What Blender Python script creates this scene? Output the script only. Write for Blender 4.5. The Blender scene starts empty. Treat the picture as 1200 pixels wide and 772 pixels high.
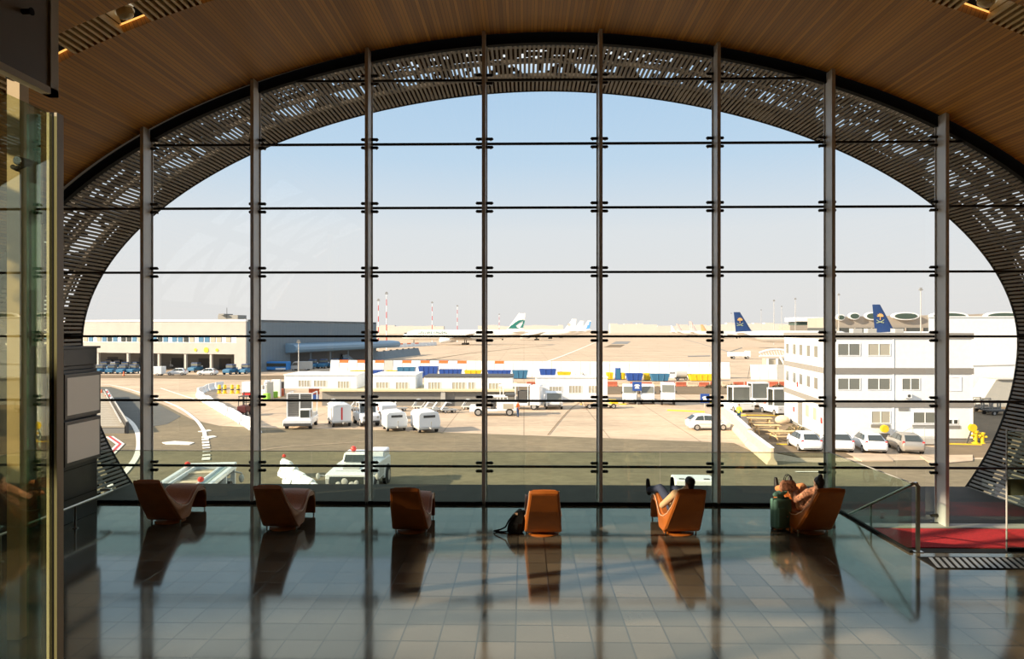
import bpy, math, random
from mathutils import Vector, Matrix
random.seed(7)
PI = math.pi
# ------------------------------------------------------------------ frame of the place
F = 800.0                      # focal length in pixels of a 1200 px wide picture
YAW = math.atan(14 / 800)      # the viewer looks one degree left of the hall's axis (+Y)
EYE = 3.65                     # eye height over the hall floor (z = 0)
ZG = EYE - 9.5                 # apron level
DW = 14.55                     # window plane
_r = Vector((math.cos(YAW), math.sin(YAW), 0)); _f = Vector((-math.sin(YAW), math.cos(YAW), 0))

def ray(px, py):
    return _f + _r * ((px - 600) / F) + Vector((0, 0, (386 - py) / F))
def P(px, py, y):
    d = ray(px, py); t = y / d.y
    return Vector((d.x * t, y, EYE + d.z * t))
def G(px, py, z=None):
    z = ZG if z is None else z
    d = ray(px, py); t = (z - EYE) / d.z
    return Vector((d.x * t, d.y * t, z))
def XX(px, y): return P(px, 386, y).x
def ZZ(py, y, px=614): return P(px, py, y).z

# ------------------------------------------------------------------ linking and tags
C = bpy.context.scene.collection
def tag(o, label=None, cat=None, group=None, kind=None):
    if label: o['label'] = label
    if cat: o['category'] = cat
    if group: o['group'] = group
    if kind: o['kind'] = kind
    return o
def thing(name, label, cat, loc=(0, 0, 0), rz=0.0, group=None):
    o = bpy.data.objects.new(name, None); C.objects.link(o)
    o.location = loc; o.rotation_euler = (0, 0, rz); o.empty_display_size = .1
    return tag(o, label, cat, group)
def dup(root, loc=None, rz=None, label=None, group=None, parent=None):
    r = root.copy(); C.objects.link(r)
    if parent is not None: r.parent = parent
    if loc is not None: r.location = loc
    if rz is not None: r.rotation_euler = (0, 0, rz)
    if label: r['label'] = label
    if group: r['group'] = group
    for ch in list(root.children): dup(ch, parent=r)
    return r

# ------------------------------------------------------------------ mesh builder
def mbasis(M): return M if M is not None else Matrix.Identity(4)
def RZ(a): return Matrix.Rotation(a, 4, 'Z')
def RX(a): return Matrix.Rotation(a, 4, 'X')
def RY(a): return Matrix.Rotation(a, 4, 'Y')
def TR(x, y, z): return Matrix.Translation((x, y, z))

class MB:
    def __init__(s): s.v = []; s.f = []; s.mi = []; s.mats = []; s.M = None; s.cur = None
    def mat(s, m):
        if m not in s.mats: s.mats.append(m)
        s.cur = s.mats.index(m); return s
    def add(s, vs, fs):
        o = len(s.v)
        for v in vs:
            v = Vector(v); s.v.append(s.M @ v if s.M is not None else v)
        for f in fs:
            s.f.append([o + i for i in f]); s.mi.append(s.cur or 0)
        return s
    def bx(s, x0, x1, y0, y1, z0, z1):
        vs = [(x, y, z) for z in (z0, z1) for y in (y0, y1) for x in (x0, x1)]
        return s.add(vs, [(0, 2, 3, 1), (4, 5, 7, 6), (0, 1, 5, 4), (2, 6, 7, 3), (0, 4, 6, 2), (1, 3, 7, 5)])
    def box(s, c, d, R=None):
        M0 = s.M; T = TR(*c) @ (R if R is not None else Matrix.Identity(4))
        s.M = M0 @ T if M0 is not None else T
        s.bx(-d[0]/2, d[0]/2, -d[1]/2, d[1]/2, -d[2]/2, d[2]/2); s.M = M0; return s
    def bar(s, a, b, w, h, up=(0, 0, 1)):
        a = Vector(a); b = Vector(b); d = (b - a); L = d.length; d.normalize(); u = Vector(up)
        sd = d.cross(u)
        if sd.length < 1e-4: sd = d.cross(Vector((1, 0, 0)))
        sd.normalize(); u = sd.cross(d)
        vs = [p + sd * (i * w / 2) + u * (j * h / 2) for p in (a, b) for i, j in ((-1, -1), (1, -1), (1, 1), (-1, 1))]
        return s.add(vs, [(0, 1, 2, 3), (7, 6, 5, 4), (0, 4, 5, 1), (1, 5, 6, 2), (2, 6, 7, 3), (3, 7, 4, 0)])
    def prism(s, poly, ax, a, b):
        def q(p, t):
            return {'x': (t, p[0], p[1]), 'y': (p[0], t, p[1]), 'z': (p[0], p[1], t)}[ax]
        n = len(poly); vs = [q(p, a) for p in poly] + [q(p, b) for p in poly]
        fs = [tuple(range(n))[::-1], tuple(range(n, 2 * n))] + [(i, (i + 1) % n, n + (i + 1) % n, n + i) for i in range(n)]
        return s.add(vs, fs)
    def loft(s, rings, closed=True, caps=True):
        n = len(rings[0]); vs = [p for r in rings for p in r]; fs = []
        m = n if closed else n - 1
        for k in range(len(rings) - 1):
            for i in range(m):
                j = (i + 1) % n
                fs.append((k * n + i, k * n + j, (k + 1) * n + j, (k + 1) * n + i))
        if caps and closed:
            fs.append(tuple(range(n))[::-1]); fs.append(tuple((len(rings) - 1) * n + i for i in range(n)))
        return s.add(vs, fs)
    def ring(s, c, d, r, n, ref=None, r2=None):
        d = Vector(d).normalized(); u = Vector(ref) if ref is not None else (Vector((0, 0, 1)) if abs(d.z) < .9 else Vector((1, 0, 0)))
        a = d.cross(u).normalized(); b = a.cross(d)
        r2 = r if r2 is None else r2
        return [Vector(c) + a * (r * math.cos(2 * PI * i / n)) + b * (r2 * math.sin(2 * PI * i / n)) for i in range(n)]
    def cyl(s, p0, p1, r0, r1=None, n=12):
        p0 = Vector(p0); p1 = Vector(p1); d = p1 - p0; r1 = r0 if r1 is None else r1
        return s.loft([s.ring(p0, d, r0, n), s.ring(p1, d, r1, n)])
    def tube(s, path, r, n=8):
        path = [Vector(p) for p in path]; rings = []
        for i, p in enumerate(path):
            d = (path[min(i + 1, len(path) - 1)] - path[max(i - 1, 0)])
            rr = r[i] if isinstance(r, (list, tuple)) else r
            rings.append(s.ring(p, d, rr, n))
        return s.loft(rings)
    def lathe(s, prof, n=16, c=(0, 0, 0)):
        rings = [[(c[0] + r * math.cos(2*PI*i/n), c[1] + r * math.sin(2*PI*i/n), c[2] + z) for i in range(n)] for r, z in prof]
        return s.loft(rings)
    def ball(s, c, r, n=12, m=8):
        if not isinstance(r, (tuple, list)): r = (r, r, r)
        rings = []
        for k in range(m + 1):
            t = -PI/2 + PI * k / m; t = max(-PI/2 + .02, min(PI/2 - .02, t))
            rings.append([(c[0] + r[0]*math.cos(t)*math.cos(2*PI*i/n), c[1] + r[1]*math.cos(t)*math.sin(2*PI*i/n), c[2] + r[2]*math.sin(t)) for i in range(n)])
        return s.loft(rings)
    def quad(s, a, b, c, d): return s.add([a, b, c, d], [(0, 1, 2, 3)])
    def build(s, name, parent=None, mat=None, bevel=0, seg=2, smooth=False, recalc=True):
        me = bpy.data.meshes.new(name)
        me.from_pydata([tuple(v) for v in s.v], [], s.f)
        if mat is not None: me.materials.append(mat)
        else:
            for m in s.mats: me.materials.append(m)
            me.polygons.foreach_set('material_index', s.mi)
        if recalc:
            import bmesh
            b = bmesh.new(); b.from_mesh(me); bmesh.ops.recalc_face_normals(b, faces=b.faces); b.to_mesh(me); b.free()
        if smooth:
            me.polygons.foreach_set('use_smooth', [True] * len(me.polygons))
            try: me.set_sharp_from_angle(angle=math.radians(40))
            except Exception: pass
        me.update()
        o = bpy.data.objects.new(name, me); C.objects.link(o)
        if parent is not None: o.parent = parent
        if bevel:
            b = o.modifiers.new('b', 'BEVEL'); b.width = bevel; b.segments = seg; b.limit_method = 'ANGLE'; b.angle_limit = math.radians(35)
        return o
def struct(name, mb, mat=None, parent=None, **k):
    o = mb.build(name, parent, mat, **k)
    if parent is None: o['kind'] = 'structure'
    return o

# ------------------------------------------------------------------ materials
def _bs(m): return m.node_tree.nodes['Principled BSDF']
def mk(name, col, rough=.5, metal=0.0, ior=1.5, coat=0.0, var=0.0, vscale=3.0, bump=0.0, bscale=30.0, spec=.5):
    m = bpy.data.materials.new(name); m.use_nodes = True; nt = m.node_tree; b = _bs(m)
    b.inputs['Base Color'].default_value = (*col, 1); b.inputs['Roughness'].default_value = rough
    b.inputs['Metallic'].default_value = metal; b.inputs['IOR'].default_value = ior
    b.inputs['Coat Weight'].default_value = coat; b.inputs['Specular IOR Level'].default_value = spec
    if var or bump:
        tc = nt.nodes.new('ShaderNodeTexCoord')
    if var:
        n = nt.nodes.new('ShaderNodeTexNoise'); n.inputs['Scale'].default_value = vscale; n.inputs['Detail'].default_value = 5
        nt.links.new(tc.outputs['Object'], n.inputs['Vector'])
        mr = nt.nodes.new('ShaderNodeMapRange'); mr.inputs[1].default_value = .3; mr.inputs[2].default_value = .7
        mr.inputs[3].default_value = 1 - var; mr.inputs[4].default_value = 1 + var
        nt.links.new(n.outputs['Fac'], mr.inputs[0])
        h = nt.nodes.new('ShaderNodeHueSaturation'); h.inputs['Color'].default_value = (*col, 1)
        nt.links.new(mr.outputs[0], h.inputs['Value']); nt.links.new(h.outputs[0], b.inputs['Base Color'])
    if bump:
        n2 = nt.nodes.new('ShaderNodeTexNoise'); n2.inputs['Scale'].default_value = bscale
        nt.links.new(tc.outputs['Object'], n2.inputs['Vector'])
        bp = nt.nodes.new('ShaderNodeBump'); bp.inputs['Strength'].default_value = bump; bp.inputs['Distance'].default_value = .02
        nt.links.new(n2.outputs['Fac'], bp.inputs['Height']); nt.links.new(bp.outputs[0], b.inputs['Normal'])
    return m
def emit(name, col, s):
    m = mk(name, col); b = _bs(m); b.inputs['Emission Color'].default_value = (*col, 1); b.inputs['Emission Strength'].default_value = s
    return m
def glassy(name, tint, refl, rough=0.0, ior=1.5, boost=1.0):
    """thin clear pane: what is behind it, tinted, plus a Fresnel reflection"""
    m = bpy.data.materials.new(name); m.use_nodes = True; nt = m.node_tree; nt.nodes.clear()
    out = nt.nodes.new('ShaderNodeOutputMaterial'); mx = nt.nodes.new('ShaderNodeMixShader')
    t = nt.nodes.new('ShaderNodeBsdfTransparent'); t.inputs[0].default_value = (*tint, 1)
    g = nt.nodes.new('ShaderNodeBsdfGlossy'); g.inputs['Color'].default_value = (*refl, 1); g.inputs['Roughness'].default_value = rough
    fr = nt.nodes.new('ShaderNodeFresnel'); fr.inputs[0].default_value = ior
    ge = nt.nodes.new('ShaderNodeNewGeometry'); io = nt.nodes.new('ShaderNodeMapRange'); io.inputs[3].default_value = ior; io.inputs[4].default_value = 1 / ior
    nt.links.new(ge.outputs['Backfacing'], io.inputs[0]); nt.links.new(io.outputs[0], fr.inputs[0])
    ml = nt.nodes.new('ShaderNodeMath'); ml.operation = 'MULTIPLY'; ml.inputs[1].default_value = boost; ml.use_clamp = True
    nt.links.new(fr.outputs[0], ml.inputs[0]); nt.links.new(ml.outputs[0], mx.inputs[0])
    nt.links.new(t.outputs[0], mx.inputs[1]); nt.links.new(g.outputs[0], mx.inputs[2]); nt.links.new(mx.outputs[0], out.inputs[0])
    return m
def striped(name, col, col2, axis, scale, rough=.7, bump=.3):
    """sheet cladding with upright seams"""
    m = mk(name, col, rough); nt = m.node_tree; b = _bs(m)
    tc = nt.nodes.new('ShaderNodeTexCoord'); w = nt.nodes.new('ShaderNodeTexWave'); w.wave_type = 'BANDS'; w.bands_direction = axis
    w.inputs['Scale'].default_value = scale; w.inputs['Distortion'].default_value = 0
    nt.links.new(tc.outputs['Object'], w.inputs['Vector'])
    n = nt.nodes.new('ShaderNodeTexNoise'); n.inputs['Scale'].default_value = .35; nt.links.new(tc.outputs['Object'], n.inputs['Vector'])
    ad = nt.nodes.new('ShaderNodeMath'); ad.operation = 'MULTIPLY'; nt.links.new(w.outputs['Fac'], ad.inputs[0]); nt.links.new(n.outputs['Fac'], ad.inputs[1])
    mx = nt.nodes.new('ShaderNodeMix'); mx.data_type = 'RGBA'; mx.inputs[6].default_value = (*col, 1); mx.inputs[7].default_value = (*col2, 1)
    nt.links.new(ad.outputs[0], mx.inputs[0]); nt.links.new(mx.outputs[2], b.inputs['Base Color'])
    bp = nt.nodes.new('ShaderNodeBump'); bp.inputs['Strength'].default_value = bump; bp.inputs['Distance'].default_value = .05
    nt.links.new(w.outputs['Fac'], bp.inputs['Height']); nt.links.new(bp.outputs[0], b.inputs['Normal'])
    return m

M_black = mk('black_metal', (.008, .008, .008), .8, spec=.15)
M_fin = mk('fin_steel', (.62, .62, .60), .42, .1)
M_gasket = mk('gasket', (.01, .01, .01), .6)
M_clamp = mk('clamp_steel', (.03, .025, .02), .4, .5)
M_glass = glassy('pane_glass', (.975, .985, .98), (1, 1, 1), 0, 1.45, 1.8)
M_guard = glassy('guard_glass', (.86, .915, .86), (.85, 1, .92), 0, 1.5, 1.0)
M_side = glassy('partition_glass', (.80, .83, .68), (1, 1, .85), 0, 1.6, 1.6)
M_slat = mk('slat_bronze', (.115, .10, .08), .5, .2, var=.15, vscale=.7)
M_back = mk('lattice_backing', (.006, .0055, .005), .9, spec=.1)
M_steel = mk('brushed_steel', (.5, .49, .46), .28, 1.0)
M_chrome = mk('chrome', (.75, .75, .75), .15, 1.0)
M_ledge = mk('ledge_sheet', (.055, .053, .045), .7, var=.1, spec=.15)
M_leather = mk('saddle_leather', (.33, .092, .012), .42, var=.12, vscale=5, bump=.25, bscale=60)
M_piping = mk('pale_piping', (.62, .42, .28), .5)
M_cushion = mk('saddle_cushion', (.34, .095, .014), .5, var=.12, vscale=6, bump=.35, bscale=40)
M_carpet = mk('red_carpet', (.60, .016, .03), .95, var=.25, vscale=40, bump=.5, bscale=300)
M_grate = mk('grate_steel', (.42, .40, .36), .35, .8)
M_dark = mk('dark_cladding', (.022, .022, .024), .38, var=.1)
M_screen_glow = emit('grey_panel', (.62, .53, .42), .16)  # emission added to brighten the kiosk screens, standing in for sunlight on them
M_tan = mk('tan_column', (.60, .44, .22), .5, var=.1)
M_greypanel = mk('frosted_panel', (.22, .20, .16), .4, var=.08)
M_pale = mk('pale_trim', (.62, .56, .42), .4)
M_white = mk('white_paint', (.80, .83, .86), .35, coat=.3)
M_whitem = mk('white_matt', (.80, .83, .86), .7, var=.04)
M_cream = mk('cream_block', (.60, .49, .36), .8, var=.1)
M_tyre = mk('tyre', (.025, .025, .026), .8)
M_hub = mk('hub_grey', (.45, .45, .45), .4, .6)
M_win = mk('tinted_window', (.045, .055, .055), .12, spec=.8)
M_winl = mk('office_window', (.17, .18, .16), .15, spec=.8)
M_curt = mk('curtained_window', (.42, .40, .33), .3)
M_grey = mk('mid_grey', (.22, .22, .21), .7)
M_lgrey = mk('light_grey', (.45, .45, .43), .6)
M_dgrey = mk('dark_grey', (.07, .07, .07), .7)
M_blue = mk('blue_paint', (.02, .08, .36), .45)
M_teal = mk('teal_blue', (.04, .17, .32), .5)
M_navy = mk('navy_paint', (.02, .055, .15), .4)
M_sky = mk('bright_blue', (.03, .22, .62), .4)
M_yellow = mk('yellow_paint', (.80, .55, .02), .5)
M_orange = mk('orange_paint', (.85, .16, .03), .5)
M_red = mk('red_paint', (.62, .03, .03), .5)
M_brick = mk('red_barrier', (.50, .13, .07), .8, var=.15)
M_roadwhite = mk('road_white', (.80, .78, .72), .8, var=.08, vscale=2)
M_wood = mk('bench_wood', (.62, .45, .24), .75, var=.15)
M_green = mk('lime_green', (.25, .55, .06), .6)
M_redlamp = mk('red_lamp', (.75, .06, .04), .3)
# ================================================================== the hall: an oval tube of constant section along Y
NX, TX0, TZ0, TA, TBU, TBL = 1.9, .54, 3.34, 12.3, 6.58, 8.9
def _sec(t):
    c, s_ = math.cos(t), math.sin(t); e = 2 / NX
    return Vector((TX0 + TA * math.copysign(abs(c) ** e, c), 0, TZ0 + (TBU if s_ > 0 else TBL) * math.copysign(abs(s_) ** e, s_)))
_v0 = ((TZ0 + 1.3) / TBL) ** (NX / 2); _t0 = PI + math.asin(min(1, _v0)); _t1 = -math.asin(min(1, _v0))
SP = []; SL = [0.0]
for _i in range(1201):
    SP.append(_sec(_t0 + (_t1 - _t0) * _i / 1200))
    if _i: SL.append(SL[-1] + (SP[-1] - SP[-2]).length)
SN = SL[-1]
def tp(s, y, off=0.0):
    """point at arc length s of the section, off metres inside (+) or outside (-) of it"""
    s = max(0, min(SN - 1e-6, s)); lo, hi = 0, 1200
    while hi - lo > 1:
        m = (lo + hi) // 2
        if SL[m] <= s: lo = m
        else: hi = m
    k = (s - SL[lo]) / (SL[hi] - SL[lo]); p = SP[lo].lerp(SP[hi], k)
    a = SP[max(lo - 3, 0)]; b = SP[min(hi + 3, 1200)]; t = (b - a).normalized()
    n = Vector((t.z, 0, -t.x))          # runs left -> top -> right, so this points inwards
    q = p + n * off; return Vector((q.x, y, q.z))
def s_of(x, z):
    return min(range(1201), key=lambda i: (SP[i].x - x) ** 2 + (SP[i].z - z) ** 2)
def sx(x, z): return SL[s_of(x, z)]
def tz(x, top=True):
    best = None
    for p in SP:
        if abs(p.x - x) < .06 and (best is None or (p.z > best) == top): best = p.z
    return best if best is not None else TZ0

def sheet(name, y0, y1, s0, s1, off, th, mat, step=.16, parent=None):
    n = max(2, int((s1 - s0) / step)); me = bpy.data.meshes.new(name); vs = []; uv = []; fs = []
    for i in range(n + 1):
        s = s0 + (s1 - s0) * i / n
        for y, o in ((y0, off), (y1, off), (y1, off - th), (y0, off - th)):
            vs.append(tuple(tp(s, y, o))); uv.append((s, y))
    for i in range(n):
        for k in range(4):
            a, b = i * 4 + k, i * 4 + (k + 1) % 4
            fs.append((a, b, b + 4, a + 4))
    fs.append((0, 3, 2, 1)); fs.append(tuple(n * 4 + k for k in range(4)))
    me.from_pydata(vs, [], fs); ul = me.uv_layers.new(name='UVMap')
    for l in me.loops: ul.data[l.index].uv = uv[l.vertex_index]
    me.materials.append(mat); me.update()
    o = bpy.data.objects.new(name, me); C.objects.link(o)
    if parent is not None: o.parent = parent
    else: o['kind'] = 'structure'
    return o

# ---- plank ceiling material: narrow boards running along the hall, each with its own tone
M_plank = mk('plank_ceiling', (.3, .15, .06), .5); nt = M_plank.node_tree; _b = _bs(M_plank)
uvn = nt.nodes.new('ShaderNodeUVMap'); sep = nt.nodes.new('ShaderNodeSeparateXYZ'); nt.links.new(uvn.outputs[0], sep.inputs[0])
def _math(nt, op, a, b=None):
    n = nt.nodes.new('ShaderNodeMath'); n.operation = op
    for i, x in enumerate((a, b)):
        if x is None: continue
        if isinstance(x, (int, float)): n.inputs[i].default_value = x
        else: nt.links.new(x, n.inputs[i])
    return n.outputs[0]
_w = .07
_k = _math(nt, 'FLOOR', _math(nt, 'DIVIDE', sep.outputs[0], _w))
_fr = _math(nt, 'FRACT', _math(nt, 'DIVIDE', sep.outputs[0], _w))
_seg = _math(nt, 'FLOOR', _math(nt, 'ADD', _math(nt, 'DIVIDE', sep.outputs[1], 3.2), _math(nt, 'MULTIPLY', _k, .37)))
cmb = nt.nodes.new('ShaderNodeCombineXYZ'); nt.links.new(_k, cmb.inputs[0])
wn = nt.nodes.new('ShaderNodeTexWhiteNoise'); wn.noise_dimensions = '2D'; nt.links.new(cmb.outputs[0], wn.inputs['Vector'])
mp = nt.nodes.new('ShaderNodeMapping'); mp.inputs['Scale'].default_value = (22, .8, 1); nt.links.new(uvn.outputs[0], mp.inputs[0])
gn = nt.nodes.new('ShaderNodeTexNoise'); gn.inputs['Scale'].default_value = 1; gn.inputs['Detail'].default_value = 5; nt.links.new(mp.outputs[0], gn.inputs['Vector'])
cr = nt.nodes.new('ShaderNodeValToRGB'); cr.color_ramp.elements[0].color = (.25, .088, .005, 1); cr.color_ramp.elements[1].color = (.64, .29, .030, 1)
nt.links.new(_math(nt, 'ADD', _math(nt, 'MULTIPLY', wn.outputs[0], .65), _math(nt, 'MULTIPLY', gn.outputs['Fac'], .4)), cr.inputs[0])
_gap = _math(nt, 'GREATER_THAN', _fr, .09)
mxg = nt.nodes.new('ShaderNodeMix'); mxg.data_type = 'RGBA'; mxg.inputs[6].default_value = (.05, .02, .008, 1)
nt.links.new(_gap, mxg.inputs[0]); nt.links.new(cr.outputs[0], mxg.inputs[7]); nt.links.new(mxg.outputs[2], _b.inputs['Base Color'])

# ---- floor tile material: square stone tiles, polished, stained tile by tile
M_tile = mk('floor_tile', (.3, .3, .27), .1, metal=.25, ior=1.95, spec=.75); _bs(M_tile).inputs['Specular Tint'].default_value = (.95, 1, .86, 1); nt = M_tile.node_tree; _b = _bs(M_tile)
tc = nt.nodes.new('ShaderNodeTexCoord'); mp = nt.nodes.new('ShaderNodeMapping'); mp.inputs['Location'].default_value = (.1, .12, 0)
nt.links.new(tc.outputs['Object'], mp.inputs[0])
bk = nt.nodes.new('ShaderNodeTexBrick'); bk.offset = 0; bk.inputs['Scale'].default_value = 1
bk.inputs['Brick Width'].default_value = .45; bk.inputs['Row Height'].default_value = .45
bk.inputs['Mortar Size'].default_value = .010; bk.inputs['Mortar Smooth'].default_value = .2; bk.inputs['Bias'].default_value = 0
bk.inputs['Color1'].default_value = (.165, .135, .095, 1); bk.inputs['Color2'].default_value = (.075, .065, .048, 1); bk.inputs['Mortar'].default_value = (.03, .03, .026, 1)
nt.links.new(mp.outputs[0], bk.inputs['Vector'])
n1 = nt.nodes.new('ShaderNodeTexNoise'); n1.inputs['Scale'].default_value = .6; n1.inputs['Detail'].default_value = 6; nt.links.new(tc.outputs['Object'], n1.inputs['Vector'])
h = nt.nodes.new('ShaderNodeHueSaturation'); mr = nt.nodes.new('ShaderNodeMapRange'); mr.inputs[1].default_value = .3; mr.inputs[2].default_value = .7; mr.inputs[3].default_value = .75; mr.inputs[4].default_value = 1.2
nt.links.new(n1.outputs['Fac'], mr.inputs[0]); nt.links.new(mr.outputs[0], h.inputs['Value']); nt.links.new(bk.outputs['Color'], h.inputs['Color']); nt.links.new(h.outputs[0], _b.inputs['Base Color'])
mr2 = nt.nodes.new('ShaderNodeMapRange'); mr2.inputs[3].default_value = .05; mr2.inputs[4].default_value = .14
n2 = nt.nodes.new('ShaderNodeTexNoise'); n2.inputs['Scale'].default_value = 2.2; n2.inputs['Detail'].default_value = 4; nt.links.new(tc.outputs['Object'], n2.inputs['Vector'])
nt.links.new(n2.outputs['Fac'], mr2.inputs[0]); nt.links.new(mr2.outputs[0], _b.inputs['Roughness'])
bp = nt.nodes.new('ShaderNodeBump'); bp.inputs['Strength'].default_value = .25; bp.inputs['Distance'].default_value = .003; bp.invert = True
nt.links.new(bk.outputs['Fac'], bp.inputs['Height']); nt.links.new(bp.outputs[0], _b.inputs['Normal'])

# ---- ceiling shells (wood) with the lamp slot between them
YS0, YS1 = 10.55, 11.17
SLO, SHI = sx(-10.7, .0), sx(11.8, .0)
sheet('ceiling', YS1, DW - .15, SLO, SHI, 0, .12, M_plank)
WIN_A, WIN_B = sx(-11.6, 4.4), sx(-7.2, 8.35)          # band of triangular roof lights high on the left side of the hall
sheet('ceiling_rear', -12, -2.4, SLO, SHI, 0, .12, M_plank)
sheet('ceiling_middle', -2.4, YS0, WIN_B, SHI, 0, .12, M_plank)
sheet('ceiling_flank', -2.4, YS0, SLO, WIN_A, 0, .12, M_plank)
sheet('ceiling_infill', 8.5, YS0, WIN_A, WIN_B, 0, .12, M_plank)
def tri_light(s, y):
    row = int((s - WIN_A) / ((WIN_B - WIN_A) / 2)); a = ((s - WIN_A) % ((WIN_B - WIN_A) / 2)) / ((WIN_B - WIN_A) / 2); b = ((y + 6 + row * .7) % 2.8) / 2.8
    if a < .07 or a > .93: return False
    if abs(b - .5 * a) < .055 or abs(b - (1 - .5 * a)) < .055: return False
    return True
ds = .09; ns = int((WIN_B - WIN_A) / ds) + 1; ny = int(10.9 / ds); m = MB()
m.v = [tp(WIN_A + i * (WIN_B - WIN_A) / ns, -2.4 + j * 10.9 / ny, 0) for i in range(ns + 1) for j in range(ny + 1)]
for i in range(ns):
    for j in range(ny):
        if not tri_light(WIN_A + (i + .5) * (WIN_B - WIN_A) / ns, -2.4 + (j + .5) * 10.9 / ny):
            q = i * (ny + 1) + j; m.f.append((q, q + 1, q + ny + 2, q + ny + 1)); m.mi.append(0)
o = struct('ceiling_truss', m, M_dark, recalc=False); sd = o.modifiers.new('s', 'SOLIDIFY'); sd.thickness = .1
sheet('window_3', -2.4, 8.5, WIN_A, WIN_B, -.14, .02, M_glass)
# recess behind the slot
rc = MB()
sheet('trim_1', YS0 - .1, YS0, SLO, SHI, -.13, .55, M_black)
sheet('trim_2', YS1, YS1 + .1, SLO, SHI, -.13, .55, M_black)
sheet('trim_3', YS0 - .1, YS1 + .1, SLO, SHI, -.69, .06, M_black)
# end wall behind the viewer, with a band of tall windows
ew = MB(); ring = [tp(SLO + (SHI - SLO) * i / 80, -12, -.05) for i in range(81)]
n0 = len(ring); ew.add([(p.x, -12.3, p.z) for p in ring] + [(p.x, -12.0, p.z) for p in ring],
    [tuple(range(n0)), tuple(range(n0, 2 * n0))] + [(i, (i + 1) % n0, n0 + (i + 1) % n0, n0 + i) for i in range(n0)])
struct('wall_back', ew, mk('back_wall', (.16, .12, .08), .7))

# ---- slot bars, lamps
LS = [sx(-7.62, 8.0), sx(-6.38, 8.62)]
pitch = LS[1] - LS[0]
lamp_s = []
k = 0
while LS[0] - k * pitch > SLO + 3: lamp_s.insert(0, LS[0] - k * pitch); k += 1
k = 1
while LS[0] + k * pitch < SHI - 3: lamp_s.append(LS[0] + k * pitch); k += 1
sr = sx(7.25, 8.75); j = min(range(len(lamp_s)), key=lambda i: abs(lamp_s[i] - sr)); i0 = lamp_s.index(LS[1]) if LS[1] in lamp_s else min(range(len(lamp_s)), key=lambda i: abs(lamp_s[i] - LS[1]))
st = (sr - lamp_s[i0]) / max(1, (j - i0)); lamp_s = [lamp_s[i0] + (i - i0) * st for i in range(len(lamp_s))]
bars = MB()
def sbar(mb, s, y0, y1, o0, o1, w):
    a = s - w / 2; b = s + w / 2
    vs = [tp(q, y, o) for o in (o0, o1) for y in (y0, y1) for q in (a, b)]
    mb.add(vs, [(0, 2, 3, 1), (4, 5, 7, 6), (0, 1, 5, 4), (2, 6, 7, 3), (0, 4, 6, 2), (1, 3, 7, 5)])
for ls in lamp_s:
    s = ls + .27
    while s < ls + st - .26:
        sbar(bars, s, YS0, YS1, -.12, .0, .042); s += .105
M_slotbar = mk('slot_bar', (.70, .50, .24), .4)
struct('trim_4', bars, M_slotbar)
M_glow = emit('warm_strip', (1.0, .50, .12), 1.2)
proto = None
for ls in lamp_s:
    c = tp(ls, (YS0 + YS1) / 2, -.12); tgt = tp(ls + .1, (YS0 + YS1) / 2, -.12) - tp(ls - .1, (YS0 + YS1) / 2, -.12)
    ang = math.atan2(tgt.z, tgt.x)
    t = thing('ceiling_spotlight', 'round glass spotlight in the slatted slot of the plank ceiling', 'spotlight', c, 0, 'spotlights in the ceiling slot')
    t.rotation_euler = (0, -ang, 0)
    if proto is None:
        m = MB(); m.lathe([(.02, .12), (.09, .10), (.125, .03), (.13, -.03), (.11, -.09), (.05, -.125), (.01, -.13)], 20); a = m.build('lamp_globe', t, mk('amber_glass', (.60, .47, .24), .15, coat=.6), smooth=True)
        m = MB(); m.lathe([(.136, -.01), (.15, -.01), (.15, .02), (.136, .02)], 20); m.build('bracket_ring', t, M_chrome, smooth=True)
        m = MB(); m.cyl((0, 0, .1), (0, 0, .45), .035, n=10); m.build('mounting_stem', t, M_steel)
        m = MB(); m.bx(-.23, .23, -.30, .28, .20, .22); m.build('reflector_panel', t, emit('lit_panel', (.8, .75, .6), .45))
        m = MB(); m.bx(-.25, -.235, -.30, .30, .0, .46); m.build('side_cheek', t, M_slotbar); m = MB(); m.bx(.235, .25, -.30, .30, .0, .46); m.build('side_cheek', t, M_slotbar)
        m = MB(); m.bx(-.26, .26, .28, .30, -.0, .02); m.build('light_strip', t, M_glow)
        proto = t
    else:
        for ch in proto.children: 
            c2 = ch.copy(); C.objects.link(c2); c2.parent = t
for t in [o for o in C.objects if o.name.startswith('ceiling_spotlight')]:
    x = t.location.x
    if x < -7 and x > -8.2: t['label'] = 'amber glass ceiling spotlight half hidden by the hanging grey panel'; del t['group']
    elif -7 < x < -6: t['label'] = 'amber glass ceiling spotlight in the upper left slot, fully in view'; del t['group']
    elif 6.6 < x < 7.9: t['label'] = 'amber glass ceiling spotlight at the top right corner of the plank ceiling'; del t['group']

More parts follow.
